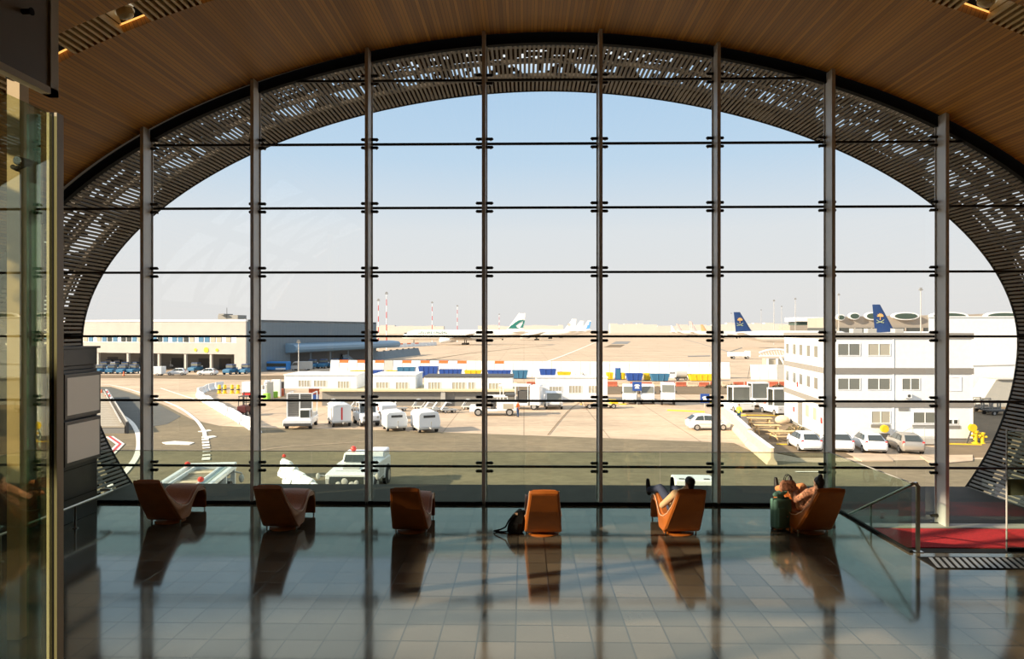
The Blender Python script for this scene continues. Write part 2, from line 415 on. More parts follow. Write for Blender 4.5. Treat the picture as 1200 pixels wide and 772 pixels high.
# ---- the slatted sleeve outside the glass
YE = 17.97
S0o, S1o = sx(-10.3, -.6), sx(11.4, -.6)
sl = thing('slatted_sleeve', 'oval sleeve of bronze slats with dashes of daylight around the arched window', 'canopy', tuple(tp(S0o, 15, 0)))
sl['kind'] = 'structure'; _o = Vector(sl.location)
def rel(mb, o=_o):
    mb.M = None; mb.v = [v - o for v in mb.v]; return mb
m = MB(); s = S0o
while s < S1o:
    sbar(m, s, DW + .12, YE, -.035, 0, .056); s += .105
rel(m).build('slats', sl, M_slat)
for yh in (15.25, 16.15, 17.05, YE - .005):
    m = MB(); n = 150; w = .05 if yh < 17.5 else .035
    oi = -.037 if yh < 17.5 else .006
    rings = [[tp(S0o + (S1o - S0o) * i / n, yh - w, oi), tp(S0o + (S1o - S0o) * i / n, yh + w, oi), tp(S0o + (S1o - S0o) * i / n, yh + w, -.12), tp(S0o + (S1o - S0o) * i / n, yh - w, -.12)] for i in range(n + 1)]
    m.loft(rings); rel(m).build('hoop', sl, M_slat if yh < 17.5 else M_black)
# outer skin: dark, with truss shaped openings to the sky
_hr = random.Random(77); _hn = {}
def hole(s, y):
    g = int((s - S0o) / .105); v = y - DW; c = int(v / .22)
    if (g, c) not in _hn: _hn[(g, c)] = _hr.random()
    r = _hn[(g, c)]
    if tp(s, y).z < 1.2 and r > .35: return True
    u = (s - 1.2) % 1.5
    if 2.2 < v < 3.08:
        h_ = (v - 2.2) / .88
        if .06 + .42 * h_ < u < .82 and r > .08: return True
        if .86 < u < 1.42 - .40 * h_ and r > .30: return True
    if 1.15 < v < 1.5 and .25 < u < 1.3 and r > .25: return True
    if .45 < v < .62 and r > .80: return True
    if abs(v - (1.98 + .10 * math.sin(s * 1.1))) < .05 and u % .9 > .30: return True
    if abs(v - (1.72 + .08 * math.sin(s * .8 + 1))) < .045 and u % 1.1 > .55: return True
    if abs(v - (3.2 + .05 * math.sin(s * .9))) < .045 and u % 1.2 > .55: return True
    if .9 < v < 3.2 and r > .90: return True
    return False
ds, dy = .0525, .055; ns = int((S1o - S0o) / ds); ny = int((YE - DW - .1) / dy) + 1
vs = [tuple(tp(S0o + i * ds, DW + .1 + j * dy, -.32) - _o) for i in range(ns + 1) for j in range(ny + 1)]; fs = []
for i in range(ns):
    for j in range(ny):
        if not hole(S0o + (i + .5) * ds, DW + .1 + (j + .5) * dy):
            a = i * (ny + 1) + j; fs.append((a, a + 1, a + ny + 2, a + ny + 1))
m = MB(); m.v = [Vector(v) for v in vs]; m.f = fs; m.mi = [0] * len(fs)
ec = MB(); ec.loft([[tp(S0o + (S1o - S0o) * i / 200, yy, oo) for yy, oo in ((YE - .03, -.03), (YE, -.03), (YE, -.40), (YE - .03, -.40))] for i in range(201)]); rel(ec).build('end_ring', sl, M_back)
ob = m.build('outer_skin', sl, M_back, recalc=False); sd = ob.modifiers.new('s', 'SOLIDIFY'); sd.thickness = .03

# ---- head frame of the window
sheet('trim_5', DW - .10, DW + .03, SLO - .6, SHI + .6, .20, .34, M_black)

# ---- floors
fm = MB(); fm.bx(-10.72, 6.35, -12, 14.36, -.3, 0); fm.bx(6.35, 11.8, -12, 11.27, -.3, 0); struct('floor', fm, M_tile)
fe = MB(); fe.bx(-10.7, 6.37, 14.36, 14.40, -.42, .004); fe.bx(6.35, 6.38, 11.27, 14.36, -.42, .004); fe.bx(6.38, 11.8, 11.27, 11.30, -.42, .004); struct('trim_6', fe, M_black)
fl = MB(); fl.bx(-10.35, 11.45, 11.3, 17.9, -.62, -.42); struct('floor_lower', fl, M_ledge)
sk = MB(); sk.bx(6.4, 11.5, 14.12, 14.42, -.42, -.40); struct('trim_7', sk, M_lgrey)
stp = MB(); stp.bx(6.4, 11.5, 11.3, 11.65, -.42, -.14); stp.bx(6.4, 11.5, 11.65, 12.0, -.42, -.28); struct('floor_steps', stp, M_tile)
mz = MB(); mz.bx(-9.5, 10.5, -11.9, 3.15, 1.75, 2.05); struct('floor_mezzanine', mz, mk('mezzanine_floor', (.06, .045, .03), .4))

# ---- curtain wall
win = bpy.data.objects.new('window_1', None); C.objects.link(win); win['kind'] = 'structure'; win.location = (0, DW, 0)
gl = MB(); ring = [tp(SLO - .5 + (SHI - SLO + 1) * i / 120, DW, .1) for i in range(121)]
gl.add([(p.x, .0, p.z) for p in ring], [tuple(range(121))]); gl.build('glass', win, M_glass)
cols = [49, 177, 303, 434, 568, 702, 837, 968, 1098, 1226]
rows = [94, 168.5, 243.3, 318.8, 394, 469.5, 546.5]
wz = [ZZ(y, DW) for y in rows]
cx = [XX(c, DW) for c in cols]
for i, (c, x) in enumerate(zip(cols, cx)):
    # near face of the fin shows where the photo has it, the fin runs back from there to the glass
    zt = tz(x); zb = -.42 if x > 6.4 else -.02
    m = MB(); m.bx(-.036, .036, -.36, -.03, zb, zt); m.bx(-.06, .06, -.035, -.012, zb, zt)
    o = m.build('mullion', win, M_fin, bevel=.004); o.location = (x, 0, 0)
for z in wz:
    u = (abs(z - TZ0) / (TBU if z > TZ0 else TBL)) ** NX; half = TA * (1 - u) ** (1 / NX)
    m = MB(); m.bx(TX0 - half + .1, TX0 + half - .1, -.025, .02, z - .024, z + .024); m.build('transom', win, M_gasket)
# glass clamps (one spider per crossing)
cp = None
for x in cx:
    for z in wz:
        if z > tz(x) - .15: continue
        if cp is None:
            m = MB()
            for dz in (-.087, .087):
                m.tube([(-.185, -.05, dz), (-.17, -.065, dz), (.17, -.065, dz), (.185, -.05, dz)], [.012, .032, .032, .012], 10)
                m.cyl((-.13, -.065, dz), (-.13, .03, dz), .022, n=8); m.cyl((.13, -.065, dz), (.13, .03, dz), .022, n=8)
            m.bx(-.03, .03, -.09, -.035, -.1, .1)
            cp = m.build('glass_clamp', win, M_clamp, smooth=True); cp.location = (x, -.0, z)
        else:
            o = cp.copy(); C.objects.link(o); o.location = (x, 0, z)
for x in cx[8:]:
    o = cp.copy(); C.objects.link(o); o.location = (x, -.02, -.33)
# ---- glass guard in front of the window
gx = [-10.6, -8.09, -4.44, -.81, 2.83, 6.37]
names = ['glass guard panel at the far left beside the dark kiosk', 'glass guard panel behind the brown lounger next to the kiosk', 'glass guard panel behind the third brown lounger',
         'glass guard panel behind the lounger with the backpack', 'glass guard panel behind the reclining man']
for i in range(5):
    t = thing('glass_guard', names[i], 'glass guard', (gx[i], 14.22, 0))
    w = gx[i + 1] - gx[i] - .012
    m = MB(); m.bx(0, w, -.008, .008, .02, 1.1); m.build('guard_pane', t, M_guard)
    m = MB(); m.bx(0, w, -.03, .03, 0, .06); m.build('base_channel', t, M_black)
    m = MB(); m.bx(0, w, -.011, .011, 1.1, 1.112); m.build('top_edge', t, M_pale)
# ---- right hand balustrade and descending handrail
t = thing('glass_balustrade', 'clear glass balustrade with a pale top edge beside the sunken carpeted area', 'balustrade', (6.33, 11.27, 0))
m = MB(); m.prism([(0, .0), (3.05, .0), (3.05, 1.1), (0, 1.14)], 'x', -.008, .008); m.build('pane', t, M_guard)
m = MB(); m.bar((0, 0, 1.145), (0, 3.05, 1.105), .02, .012); m.build('top_edge', t, M_lgrey)
m = MB(); m.bx(-.03, .03, 0, 3.05, -.0, .035); m.build('base_channel', t, M_black)
t = thing('handrail', 'brushed steel handrail sloping down into the sunken carpeted area', 'handrail', (6.47, 11.33, 0))
m = MB(); m.tube([(0, 0, 1.08), (0, .03, 1.12), (0, .06, 1.12), (0, 2.6, -.14)], .022, 10); m.build('sloping_rail', t, M_steel, smooth=True)
m = MB(); m.tube([(0, 0, 1.09), (-.06, 0, 1.12), (-.13, 0, 1.13)], .02, 10); m.build('top_return', t, M_steel, smooth=True)
m = MB(); m.bx(-.03, .03, -.02, .02, 0, 1.09); m.bx(-.07, .07, -.06, .04, .0, .012); m.build('end_post', t, M_steel, bevel=.004)
m = MB(); m.bx(-.015, .015, 1.5, 1.53, -.4, .40); m.build('middle_post', t, M_steel, bevel=.003)
t = MB(); t.bx(0, 4.55, 0, 1.22, 0, .015); o = t.build('red_carpet', None, M_carpet); o.location = (6.75, 12.85, -.42)
tag(o, 'bright red carpet laid on the sunken floor in front of the window', 'carpet')
t = thing('floor_grille', 'slanted-bar steel floor grille let into the tiles at the right', 'grille', (6.3, 10.52, 0))
m = MB(); m.bx(0, 5.4, 0, .03, 0, .012); m.bx(0, 5.4, .5, .53, 0, .012); m.bx(0, .03, 0, .53, 0, .012); m.build('frame', t, M_black)
m = MB(); x = .05
while x < 5.2:
    m.bar((x, .03, .008), (x + .14, .5, .008), .05, .008); x += .105
m.build('bars', t, M_grate)
m = MB(); m.bx(.02, 5.4, .02, .51, .0005, .003); m.build('dark_well', t, M_black)

# ---- kiosk on the left
kx = XX(114, 13.55); t = thing('display_kiosk', 'tall black clad kiosk with two framed grey screens on the left', 'kiosk', (kx, 12.3, 0))
m = MB(); m.bx(-1.25, 0, -2.4, 1.25, 0, 2.88); m.bx(-1.22, -.04, -2.37, 1.21, 2.88, 2.96); m.bx(-1.25, 0, -2.4, 1.25, 2.96, 3.28); m.build('body', t, M_dark, bevel=.01)
m = MB(); m.bx(-1.29, .04, -2.44, 1.29, 3.28, 3.32); m.build('top_cap', t, M_dark)
for k, (z0, z1) in enumerate(((1.98, 2.82), (1.10, 1.94))):
    m = MB(); m.bx(0, .09, .15, 1.22, z0, z1); fr = m.build('screen_frame', t, mk('screen_frame', (.05, .045, .04), .35), bevel=.008)
    m = MB(); m.bx(.09, .1, .21, 1.16, z0 + .07, z1 - .07); m.build('screen', fr, M_screen_glow)
for z in (.45, 1.0):
    m = MB(); m.bx(0, .006, -2.3, 1.2, z, z + .012); m.build('panel_seam', t, M_black)
t = thing('bumper_rail', 'low pale steel rail running in front of the black kiosk', 'rail', (kx + .32, 8.2, 0))
m = MB(); m.tube([(0, 0, .42), (0, 5.25, .42), (-.02, 5.35, .42), (-.12, 5.42, .42), (-.3, 5.42, .42)], .022, 10); m.build('rail', t, M_steel, smooth=True)
for y in (.6, 2.4, 4.2):
    m = MB(); m.cyl((0, y, 0), (0, y, .42), .018); m.cyl((0, y, 0), (0, y, .015), .05); m.build('post', t, M_steel)

# ---- near left: glass partition, hanging panel, tan column
px_ = XX(63, 3.0)
t = thing('glass_partition', 'tall greenish glass partition with a double steel edge post at the left', 'glass partition', (px_, 0, 2.05))
m = MB(); m.bx(-.007, .007, .6, 2.98, .05, 2.55); m.build('pane', t, M_side)
m = MB(); m.bx(-.022, -.010, 2.985, 3.03, 0, 2.56); m.bx(.012, .024, 2.985, 3.03, 0, 2.56); m.build('edge_post', t, M_pale)
m = MB(); m.bx(-.01, .012, 2.985, 3.02, 0, 2.56); m.build('joint', t, M_black)
m = MB(); m.bx(-.03, .03, .6, 3.04, 0, .06); m.build('base_channel', t, M_steel)
t = thing('hanging_panel', 'large frosted grey panel hanging at the top left corner', 'panel', (XX(58, 3.0), 0, 4.72))
m = MB(); m.bx(-.012, .012, .8, 2.98, 0, 1.8); m.build('board', t, M_greypanel)
m = MB(); m.bx(-.02, .02, 2.98, 3.03, -.03, 1.8); m.bx(-.02, .02, .8, 3.03, -.03, 0); m.build('edge_strip', t, M_pale)
m = MB(); m.cyl((.0, 2.82, .26), (.05, 2.82, .26), .011, n=14); m.cyl((.05, 2.82, .26), (.053, 2.82, .26), .016, n=14); m.build('fixing_knob', t, M_black)
for k in (1.2, 2.6):
    m = MB(); m.cyl((0, k, 1.8), (0, k, 4.6), .01); m.build('suspension_rod', t, M_steel)
t = thing('tan_column', 'square tan column rising behind the glass partition', 'column', (XX(21, 8.0), 8.0, 0)); t['kind'] = 'structure'
m = MB(); m.bx(-.075, .075, -.075, .075, 0, 6.6); m.build('shaft', t, M_tan)
m = MB(); m.bx(.12, .26, -.02, .02, 0, 6.2); m.build('glass_fin', t, glassy('fin_glass', (.5, .68, .58), (.8, 1, .9), 0, 1.5, 2))
m = MB(); m.bx(-.075, .26, -.10, .10, 6.6, 6.8); m.build('capital', t, M_black)
t = thing('wall_spotlight', 'small round spotlight on a bracket near the top of the tan column', 'spotlight', (XX(28, 7.8), 7.8, ZZ(188, 7.8)))
m = MB(); m.cyl((0, -.1, 0), (-.02, .1, .02), .05, .045, n=16); m.build('lamp_housing', t, M_black)
m = MB(); m.cyl((.0, -.11, 0), (0, -.10, 0), .045, n=16); m.build('lens', t, M_chrome)
m = MB(); m.tube([(0, .05, 0), (-.15, .08, -.05), (-.22, .12, -.02)], .03, 8); m.build('arm', t, M_black)

t = thing('glass_screen', 'clear glass screen with a beige lower band at the far right of the sunken area', 'glass screen', (XX(1180, 12.7), 12.7, -.42))
m = MB(); m.bx(0, 2.3, -.008, .008, 0, 2.2); m.build('pane', t, M_guard)
m = MB(); m.bx(-.012, .0, -.015, .015, 0, 2.25); m.build('joint', t, M_lgrey)
m = MB(); m.bx(.02, 2.3, .012, .05, 1.02, 1.32); m.build('beige_band', t, M_greypanel)
m = MB(); m.bx(0, 2.3, -.03, .03, 0, .06); m.build('base_channel', t, M_black)
# ================================================================== lounge chairs
# side profile: (u = forward, z) and the half width there
PROF = [(-.85, .93, .245), (-.77, .79, .255), (-.63, .62, .275), (-.42, .44, .30), (-.24, .345, .32), (-.09, .315, .33), (.01, .325, .328), (.13, .39, .322), (.27, .485, .315), (.39, .54, .31), (.50, .55, .308), (.64, .51, .305),
        (.74, .44, .305), (.785, .34, .305), (.785, .05, .305), (.745, .05, .305), (.74, .30, .305), (.67, .40, .305), (.54, .455, .306), (.42, .445, .31), (.30, .375, .314), (.17, .25, .32), (.07, .09, .33), (.01, .065, .332),
        (-.24, .065, .33), (-.30, .10, .325), (-.44, .27, .31), (-.66, .54, .285), (-.90, .90, .245), (-.885, .95, .245)]
def make_lounger(label):
    t = thing('lounge_chair', label, 'lounge chair')
    m = MB(); n = len(PROF)
    xs = [-1, -.97, -.9, 0, .9, .97, 1]; ins = [.018, .006, 0, 0, 0, .006, .018]
    # centroid-free inset: shrink towards the profile's neighbours normal
    pr = [Vector((p[0], p[1])) for p in PROF]; nr = []
    for i in range(n):
        d = (pr[(i + 1) % n] - pr[i - 1]).normalized(); nr.append(Vector((-d.y, d.x)))
    ar = sum(pr[i].x * pr[(i+1) % n].y - pr[(i+1) % n].x * pr[i].y for i in range(n))
    sg = 1 if ar > 0 else -1
    rings = []
    for k, q in enumerate(xs):
        rings.append([(q * PROF[i][2], (pr[i] + nr[i] * sg * ins[k])[0], (pr[i] + nr[i] * sg * ins[k])[1]) for i in range(n)])
    m.loft(rings, caps=False)
    import mathutils
    from mathutils.geometry import tessellate_polygon
    tri = tessellate_polygon([[Vector((p.x, p.y, 0)) for p in pr]])
    o0 = 0; o1 = (len(xs) - 1) * n
    for a, b, c in tri:
        m.f.append([o0 + a, o0 + b, o0 + c]); m.mi.append(0); m.f.append([o1 + c, o1 + b, o1 + a]); m.mi.append(0)
    m.build('shell', t, M_leather, smooth=True)
    # seat pad following the inside of the shell
    pad = PROF[0:12]; top = []; bot = []
    m = MB(); rings = []
    for i, p in enumerate(pad):
        nn = nr[i] * (-sg); w = p[2] - .04; q = pr[i]
        a = q + nn * .003; b = q + nn * .032
        rings.append([(-w, a.x, a.y), (-w + .012, b.x, b.y), (0, b.x + nn.x * .01, b.y + nn.y * .01), (w - .012, b.x, b.y), (w, a.x, a.y)])
    m.loft(rings); m.build('cushion', t, M_cushion, smooth=True)
    # pale edge piping down both sides of the seat edge
    for s_ in (-1, 1):
        m = MB(); m.tube([(s_ * (p[2] + .002), pr[i].x, pr[i].y) for i, p in enumerate(PROF[0:13])], .007, 6); m.build('piping', t, M_piping, smooth=True)
    m = MB(); m.loft([[(s_ * w, u - .012, z) for s_ in (-1, 1)] + [(s_ * w, u + .012, z) for s_ in (1, -1)] for u, z, w in ((-.885, .88, .215), (-.66, .54, .255), (-.44, .27, .28), (-.335, .14, .29))]); m.build('back_pad', t, M_leather, bevel=.006)
    m = MB(); m.lathe([(.01, .0), (.27, .0), (.275, .012), (.25, .022), (.06, .034), (.05, .075), (.01, .08)], 32, (0, -.06, 0)); m.build('base_disc', t, M_leather, smooth=True)
    for s_ in (-1, 1):
        for yy in (-.22, .765): m = MB(); m.cyl((s_ * .27, yy, 0), (s_ * .27, yy, .07), .014, n=10); m.build('foot', t, M_chrome)
    return t
CH = [(-6.75, 12.98, 0, 'brown leather lounge chair nearest the dark kiosk, first in the row'),
      (-4.42, 12.60, -1, 'brown leather lounge chair second in the row from the dark kiosk'),
      (-2.03, 12.45, 0, 'brown leather lounge chair third from the kiosk, standing empty left of the backpack'),
      (.34, 12.33, 0, 'orange-brown lounge chair with a black backpack leaning against it'),
      (2.78, 12.42, 3, 'orange lounge chair in which the dark-haired man reclines'),
      (5.16, 12.54, 3, 'orange lounge chair beside the green suitcase, seated woman in it')]
chairs = []
for i, (x, y, a, lab) in enumerate(CH):
    if i == 0: t = make_lounger(lab); t.location = (x, y, 0); t.rotation_euler = (0, 0, math.radians(a)); ch0 = t
    else: t = dup(ch0, (x, y, 0), math.radians(a), lab)
    t['group'] = 'leather lounge chairs facing the window'
    chairs.append(t)

# ================================================================== people: capsules fused into one continuous skin
def capsule(m, a, b, ra, rb, n=12):
    a = Vector(a); b = Vector(b); d = b - a; L = max(d.length, 1e-4); d.normalize(); rings = []
    for k in range(5):
        t = PI/2 * (1 - k / 4); rings.append(m.ring(a - d * ra * math.sin(t), d, max(ra * math.cos(t), .002), n))
    for k in range(5):
        t = PI/2 * k / 4; rings.append(m.ring(b + d * rb * math.sin(t), d, max(rb * math.cos(t), .002), n))
    m.loft(rings)
def chain(m, pts, rs, n=12):
    for i in range(len(pts) - 1): capsule(m, pts[i], pts[i + 1], rs[i], rs[i + 1], n)
def fuse(m, name, parent, mat, voxel=.012, smooth=4):
    o = m.build(name + '_raw', None, mat, recalc=True)
    r = o.modifiers.new('r', 'REMESH'); r.mode = 'VOXEL'; r.voxel_size = voxel; r.use_smooth_shade = True
    s = o.modifiers.new('s', 'SMOOTH'); s.iterations = smooth; s.factor = .5
    bpy.context.view_layer.update()
    dg = bpy.context.evaluated_depsgraph_get(); me = bpy.data.meshes.new_from_object(o.evaluated_get(dg))
    me.name = name; me.materials.clear(); me.materials.append(mat)
    old = o.data; bpy.data.objects.remove(o); bpy.data.meshes.remove(old)
    q = bpy.data.objects.new(name, me); C.objects.link(q)
    if parent is not None: q.parent = parent
    return q
M_skin = mk('skin', (.52, .30, .20), .5)
M_hair = mk('dark_hair', (.012, .009, .008), .5)
M_jeans = mk('navy_jeans', (.025, .035, .07), .85, var=.1)
M_tanshirt = mk('tan_shirt', (.48, .33, .18), .85)
M_shoe = mk('black_shoe', (.012, .012, .014), .5)

def hand(m, w, d, up, side, r=.0085, curl=.5):
    """palm and five fingers: w wrist, d pointing direction, up palm normal, side towards the thumb"""
    w = Vector(w); d = Vector(d).normalized(); up = Vector(up).normalized(); side = Vector(side).normalized()
    for k in (-1, -.35, .35, 1): capsule(m, w + side * (.012 * k), w + d * .085 + side * (.027 * k), .014, .012, 8)
    for k, L in zip((1, .35, -.35, -1), (.072, .08, .074, .058)):
        a = w + d * .088 + side * (.029 * k); b = a + (d * math.cos(curl * .6) - up * math.sin(curl * .6)) * L * .45; c = b + (d * math.cos(curl * 1.6) - up * math.sin(curl * 1.6)) * L * .55
        capsule(m, a, b, r, r * .9, 8); capsule(m, b, c, r * .9, r * .75, 8)
    a = w + d * .02 + side * .03; b = a + (d + side * .9).normalized() * .045; c = b + (d - up * .3).normalized() * .035
    capsule(m, a, b, .012, .010, 8); capsule(m, b, c, .010, .008, 8)

def head(m, c, fwd, upv):
    """skull, jaw, nose, ears, brow; returns the frame"""
    c = Vector(c); f = Vector(fwd).normalized(); u = Vector(upv).normalized(); r = f.cross(u).normalized(); u = r.cross(f)
    def q(x, y, z): return c + r * x + f * y + u * z
    capsule(m, q(0, -.018, .025), q(0, .012, .03), .078, .074, 16)
    capsule(m, q(0, .02, -.02), q(0, .03, -.07), .062, .045, 14)
    capsule(m, q(0, .085, .0), q(0, .102, -.025), .010, .014, 8)
    capsule(m, q(-.02, .078, -.056), q(.02, .078, -.056), .012, .012, 8)
    for s_ in (-1, 1):
        capsule(m, q(s_ * .03, .078, .022), q(s_ * .012, .082, .024), .011, .010, 8)
        capsule(m, q(s_ * .078, -.005, .015), q(s_ * .076, -.005, -.02), .013, .010, 8)
    return q
# ---- man reclining in the fifth chair. local frame = chair frame: x right, y forward
def seated(chair, label, name, up_mat, leg_mat, pose):
    t = thing(name, label, 'person', tuple(chair.location), chair.rotation_euler[2])
    B = MB()
    q = head(B, pose['head'], pose['look'], pose['headup'])
    capsule(B, pose['neck'], q(0, -.02, -.03), .055, .052)
    hip = Vector(pose['hip']); nk = Vector(pose['neck'])
    chain(B, [hip, hip.lerp(nk, .5), nk], [.12, .10, .08])
    for s_ in ('L', 'R'):
        sh, el, wr = (Vector(v) for v in pose['arm' + s_]); chain(B, [sh, el, wr], [.05, .04, .028])
        hand(B, wr, pose['hd' + s_], pose['hu' + s_], pose['hs' + s_])
        h_, kn, an = (Vector(v) for v in pose['leg' + s_]); chain(B, [h_, kn, an], [.08, .058, .04])
    body = fuse(B, 'body', t, M_skin, .009, 3)
    S = MB(); chain(S, [hip, hip.lerp(nk, .5), nk], [.15, .14, .10])
    a, b = Vector(pose['armL'][0]), Vector(pose['armR'][0]); capsule(S, a, b, .075, .075)
    capsule(S, hip + Vector((-.07, 0, .03)), a.lerp(b, .3), .12, .10); capsule(S, hip + Vector((.07, 0, .03)), a.lerp(b, .7), .12, .10)
    for s_ in ('L', 'R'):
        sh, el, wr = (Vector(v) for v in pose['arm' + s_]); chain(S, [sh, el, el.lerp(wr, pose.get('sleeve', .9))], [.068, .055, .042])
    fuse(S, 'shirt', t, up_mat, .014, 4)
    L = MB(); capsule(L, pose['legL'][0], pose['legR'][0], .12, .12)
    for s_ in ('L', 'R'):
        h_, kn, an = (Vector(v) for v in pose['leg' + s_]); chain(L, [h_, kn, kn.lerp(an, .93)], [.10, .075, .058])
    fuse(L, 'trousers', t, leg_mat, .014, 4)
    for s_ in ('L', 'R'):
        an = Vector(pose['leg' + s_][2]); d = Vector(pose['foot' + s_]).normalized(); b2 = Vector(pose['legR'][1]) - Vector(pose['legR'][2])
        m = MB(); chain(m, [an - d * .05, an + d * .08, an + d * .19], [.048, .046, .036]); fuse(m, 'shoe', t, M_shoe, .012, 3)
    H = MB(); capsule(H, q(0, -.028, .045), q(0, .0, .055), .084, .078, 16); capsule(H, q(0, -.045, .0), q(0, -.05, -.04), .066, .05, 14)
    if 'bun' in pose: capsule(H, q(0, -.03, .12), q(0, -.035, .15), .05, .04, 14)
    fuse(H, 'hair', t, M_hair, .01, 2)
    return t
seated(chairs[4], 'dark-haired man reclining with his feet up in the orange lounge chair', 'person', M_tanshirt, M_jeans, dict(
    head=(.02, -.68, 1.01), look=(-.25, .9, .12), headup=(0, -.3, 1), neck=(.01, -.62, .88), hip=(0, -.08, .45),
    armL=((-.19, -.53, .80), (-.34, -.24, .53), (-.16, .0, .58)), hdL=(.5, .8, .2), huL=(0, -.2, -1), hsL=(.6, -.3, .4),
    armR=((.19, -.53, .80), (.30, -.24, .53), (.12, .0, .58)), hdR=(-.6, .7, .2), huR=(0, -.2, -1), hsR=(-.6, -.3, .4),
    legL=((-.09, -.03, .45), (-.22, .36, .70), (-.34, .78, .56)), legR=((.09, -.03, .45), (.10, .38, .67), (.12, .78, .585)),
    footL=(-.05, .2, 1), footR=(.03, .2, 1)))
M_pattern = mk('patterned_cloth', (.35, .16, .09), .9, var=.9, vscale=22)
M_rust = mk('rust_trousers', (.55, .22, .08), .85)
seated(chairs[5], 'dark-haired woman in a patterned top lying back beside the green suitcase', 'person', M_pattern, M_rust, dict(
    head=(-.10, -.64, .985), look=(-.2, .9, .15), headup=(0, -.25, 1), neck=(-.06, -.57, .86), hip=(0, -.06, .45), bun=1,
    armL=((-.21, -.48, .79), (-.30, -.22, .60), (-.22, .02, .66)), hdL=(.5, .8, .2), huL=(0, -.2, -1), hsL=(.6, -.3, .4),
    armR=((.12, -.48, .79), (.26, -.22, .56), (.10, .0, .60)), hdR=(-.6, .7, .2), huR=(0, -.2, -1), hsR=(-.6, -.3, .4),
    legL=((-.09, -.02, .45), (-.17, .36, .70), (-.22, .78, .57)), legR=((.09, -.02, .45), (.08, .36, .70), (.04, .78, .58)),
    footL=(-.05, .2, 1), footR=(.06, .2, 1)))
# ---- handbag on the woman's lap
c6 = chairs[5]; R6 = RZ(c6.rotation_euler[2])
def loc6(x, y, z): return tuple(Vector(c6.location) + (R6 @ Vector((x, y, z))))
t = thing('handbag', 'brown patterned handbag with dark straps held on the seated woman\'s lap', 'handbag', loc6(-.28, .16, .68), c6.rotation_euler[2])
m = MB(); m.loft([[(x * w, y * d, z) for x, y in ((-1, -.8), (-.6, -1), (.6, -1), (1, -.8), (1, .8), (.6, 1), (-.6, 1), (-1, .8))] for z, w, d in ((0, .12, .06), (.03, .145, .075), (.14, .13, .065), (.19, .10, .02))]); m.build('bag_body', t, M_pattern, bevel=.01, smooth=True)
for y in (-.03, .03):
    m = MB(); m.tube([(.07 * math.cos(a), y, .17 + .12 * math.sin(a)) for a in [PI * i / 10 for i in range(11)]], .008, 6); m.build('strap', t, M_shoe, smooth=True)
# ---- green suitcase
M_suit = mk('green_fabric', (.10, .22, .17), .75, var=.12, bump=.3, bscale=90); M_suit2 = mk('green_fabric_dark', (.055, .13, .10), .8)
g = G(918, 622, 0)
t = thing('suitcase', 'soft green suitcase standing on the tiles beside the lounge chair', 'suitcase', (g.x, g.y + .12, 0), math.radians(18))
m = MB(); m.bx(-.17, .17, -.10, .10, .03, .56); m.build('case_body', t, M_suit, bevel=.035, seg=3, smooth=True)
m = MB(); m.bx(-.15, -.0, -.135, -.09, .07, .42); m.build('front_pocket', t, M_suit, bevel=.02, seg=3)
m = MB(); m.bx(-.175, .175, -.012, .012, .05, .575); m.build('zip_band', t, M_suit2, bevel=.003)
m = MB(); m.tube([(-.07, 0, .55), (-.06, 0, .60), (.06, 0, .60), (.07, 0, .55)], .012, 8); m.build('handle', t, M_suit2, smooth=True)
for x in (-.13, .13):
    m = MB(); m.cyl((x - .015, .07, .03), (x + .015, .07, .03), .03, n=14); m.build('wheel', t, M_tyre)
    m = MB(); m.cyl((x, -.08, 0), (x, -.08, .035), .014, n=10); m.build('foot', t, M_shoe)
m = MB(); m.bx(.05, .065, -.108, -.1, .24, .26); m.build('zip_pull', t, M_chrome)
# ---- bundle of green cloth on the suitcase
m = MB(); random.seed(4)
for k in range(7):
    a = Vector((random.uniform(-.14, .10), random.uniform(-.06, .06), .60 + random.uniform(0, .05))); capsule(m, a, a + Vector((random.uniform(-.07, .07), random.uniform(-.04, .04), .03)), .04, .03)
o = fuse(m, 'folded_jacket', None, M_suit, .012, 2); o.location = t.location; o.rotation_euler = t.rotation_euler; tag(o, 'crumpled green jacket lying on top of the suitcase', 'jacket')
# ---- bottle
g = G(977, 611.5, 0)
t = thing('water_bottle', 'small clear water bottle standing on the tiles right of the seated woman', 'bottle', tuple(g))
m = MB(); m.lathe([(.005, 0), (.03, 0), (.033, .01), (.033, .06), (.030, .08), (.033, .10), (.033, .135), (.012, .175), (.012, .185), (.004, .186)], 18); m.build('bottle_body', t, glassy('bottle_plastic', (.75, .85, .85), (1, 1, 1), .05, 1.5, 2), smooth=True)
m = MB(); m.lathe([(.0335, .07), (.0345, .072), (.0345, .112), (.0335, .114)], 18); m.build('label_band', t, mk('bottle_label', (.45, .12, .12), .5))
m = MB(); m.cyl((0, 0, .183), (0, 0, .2), .015, n=14); m.build('cap', t, M_white)
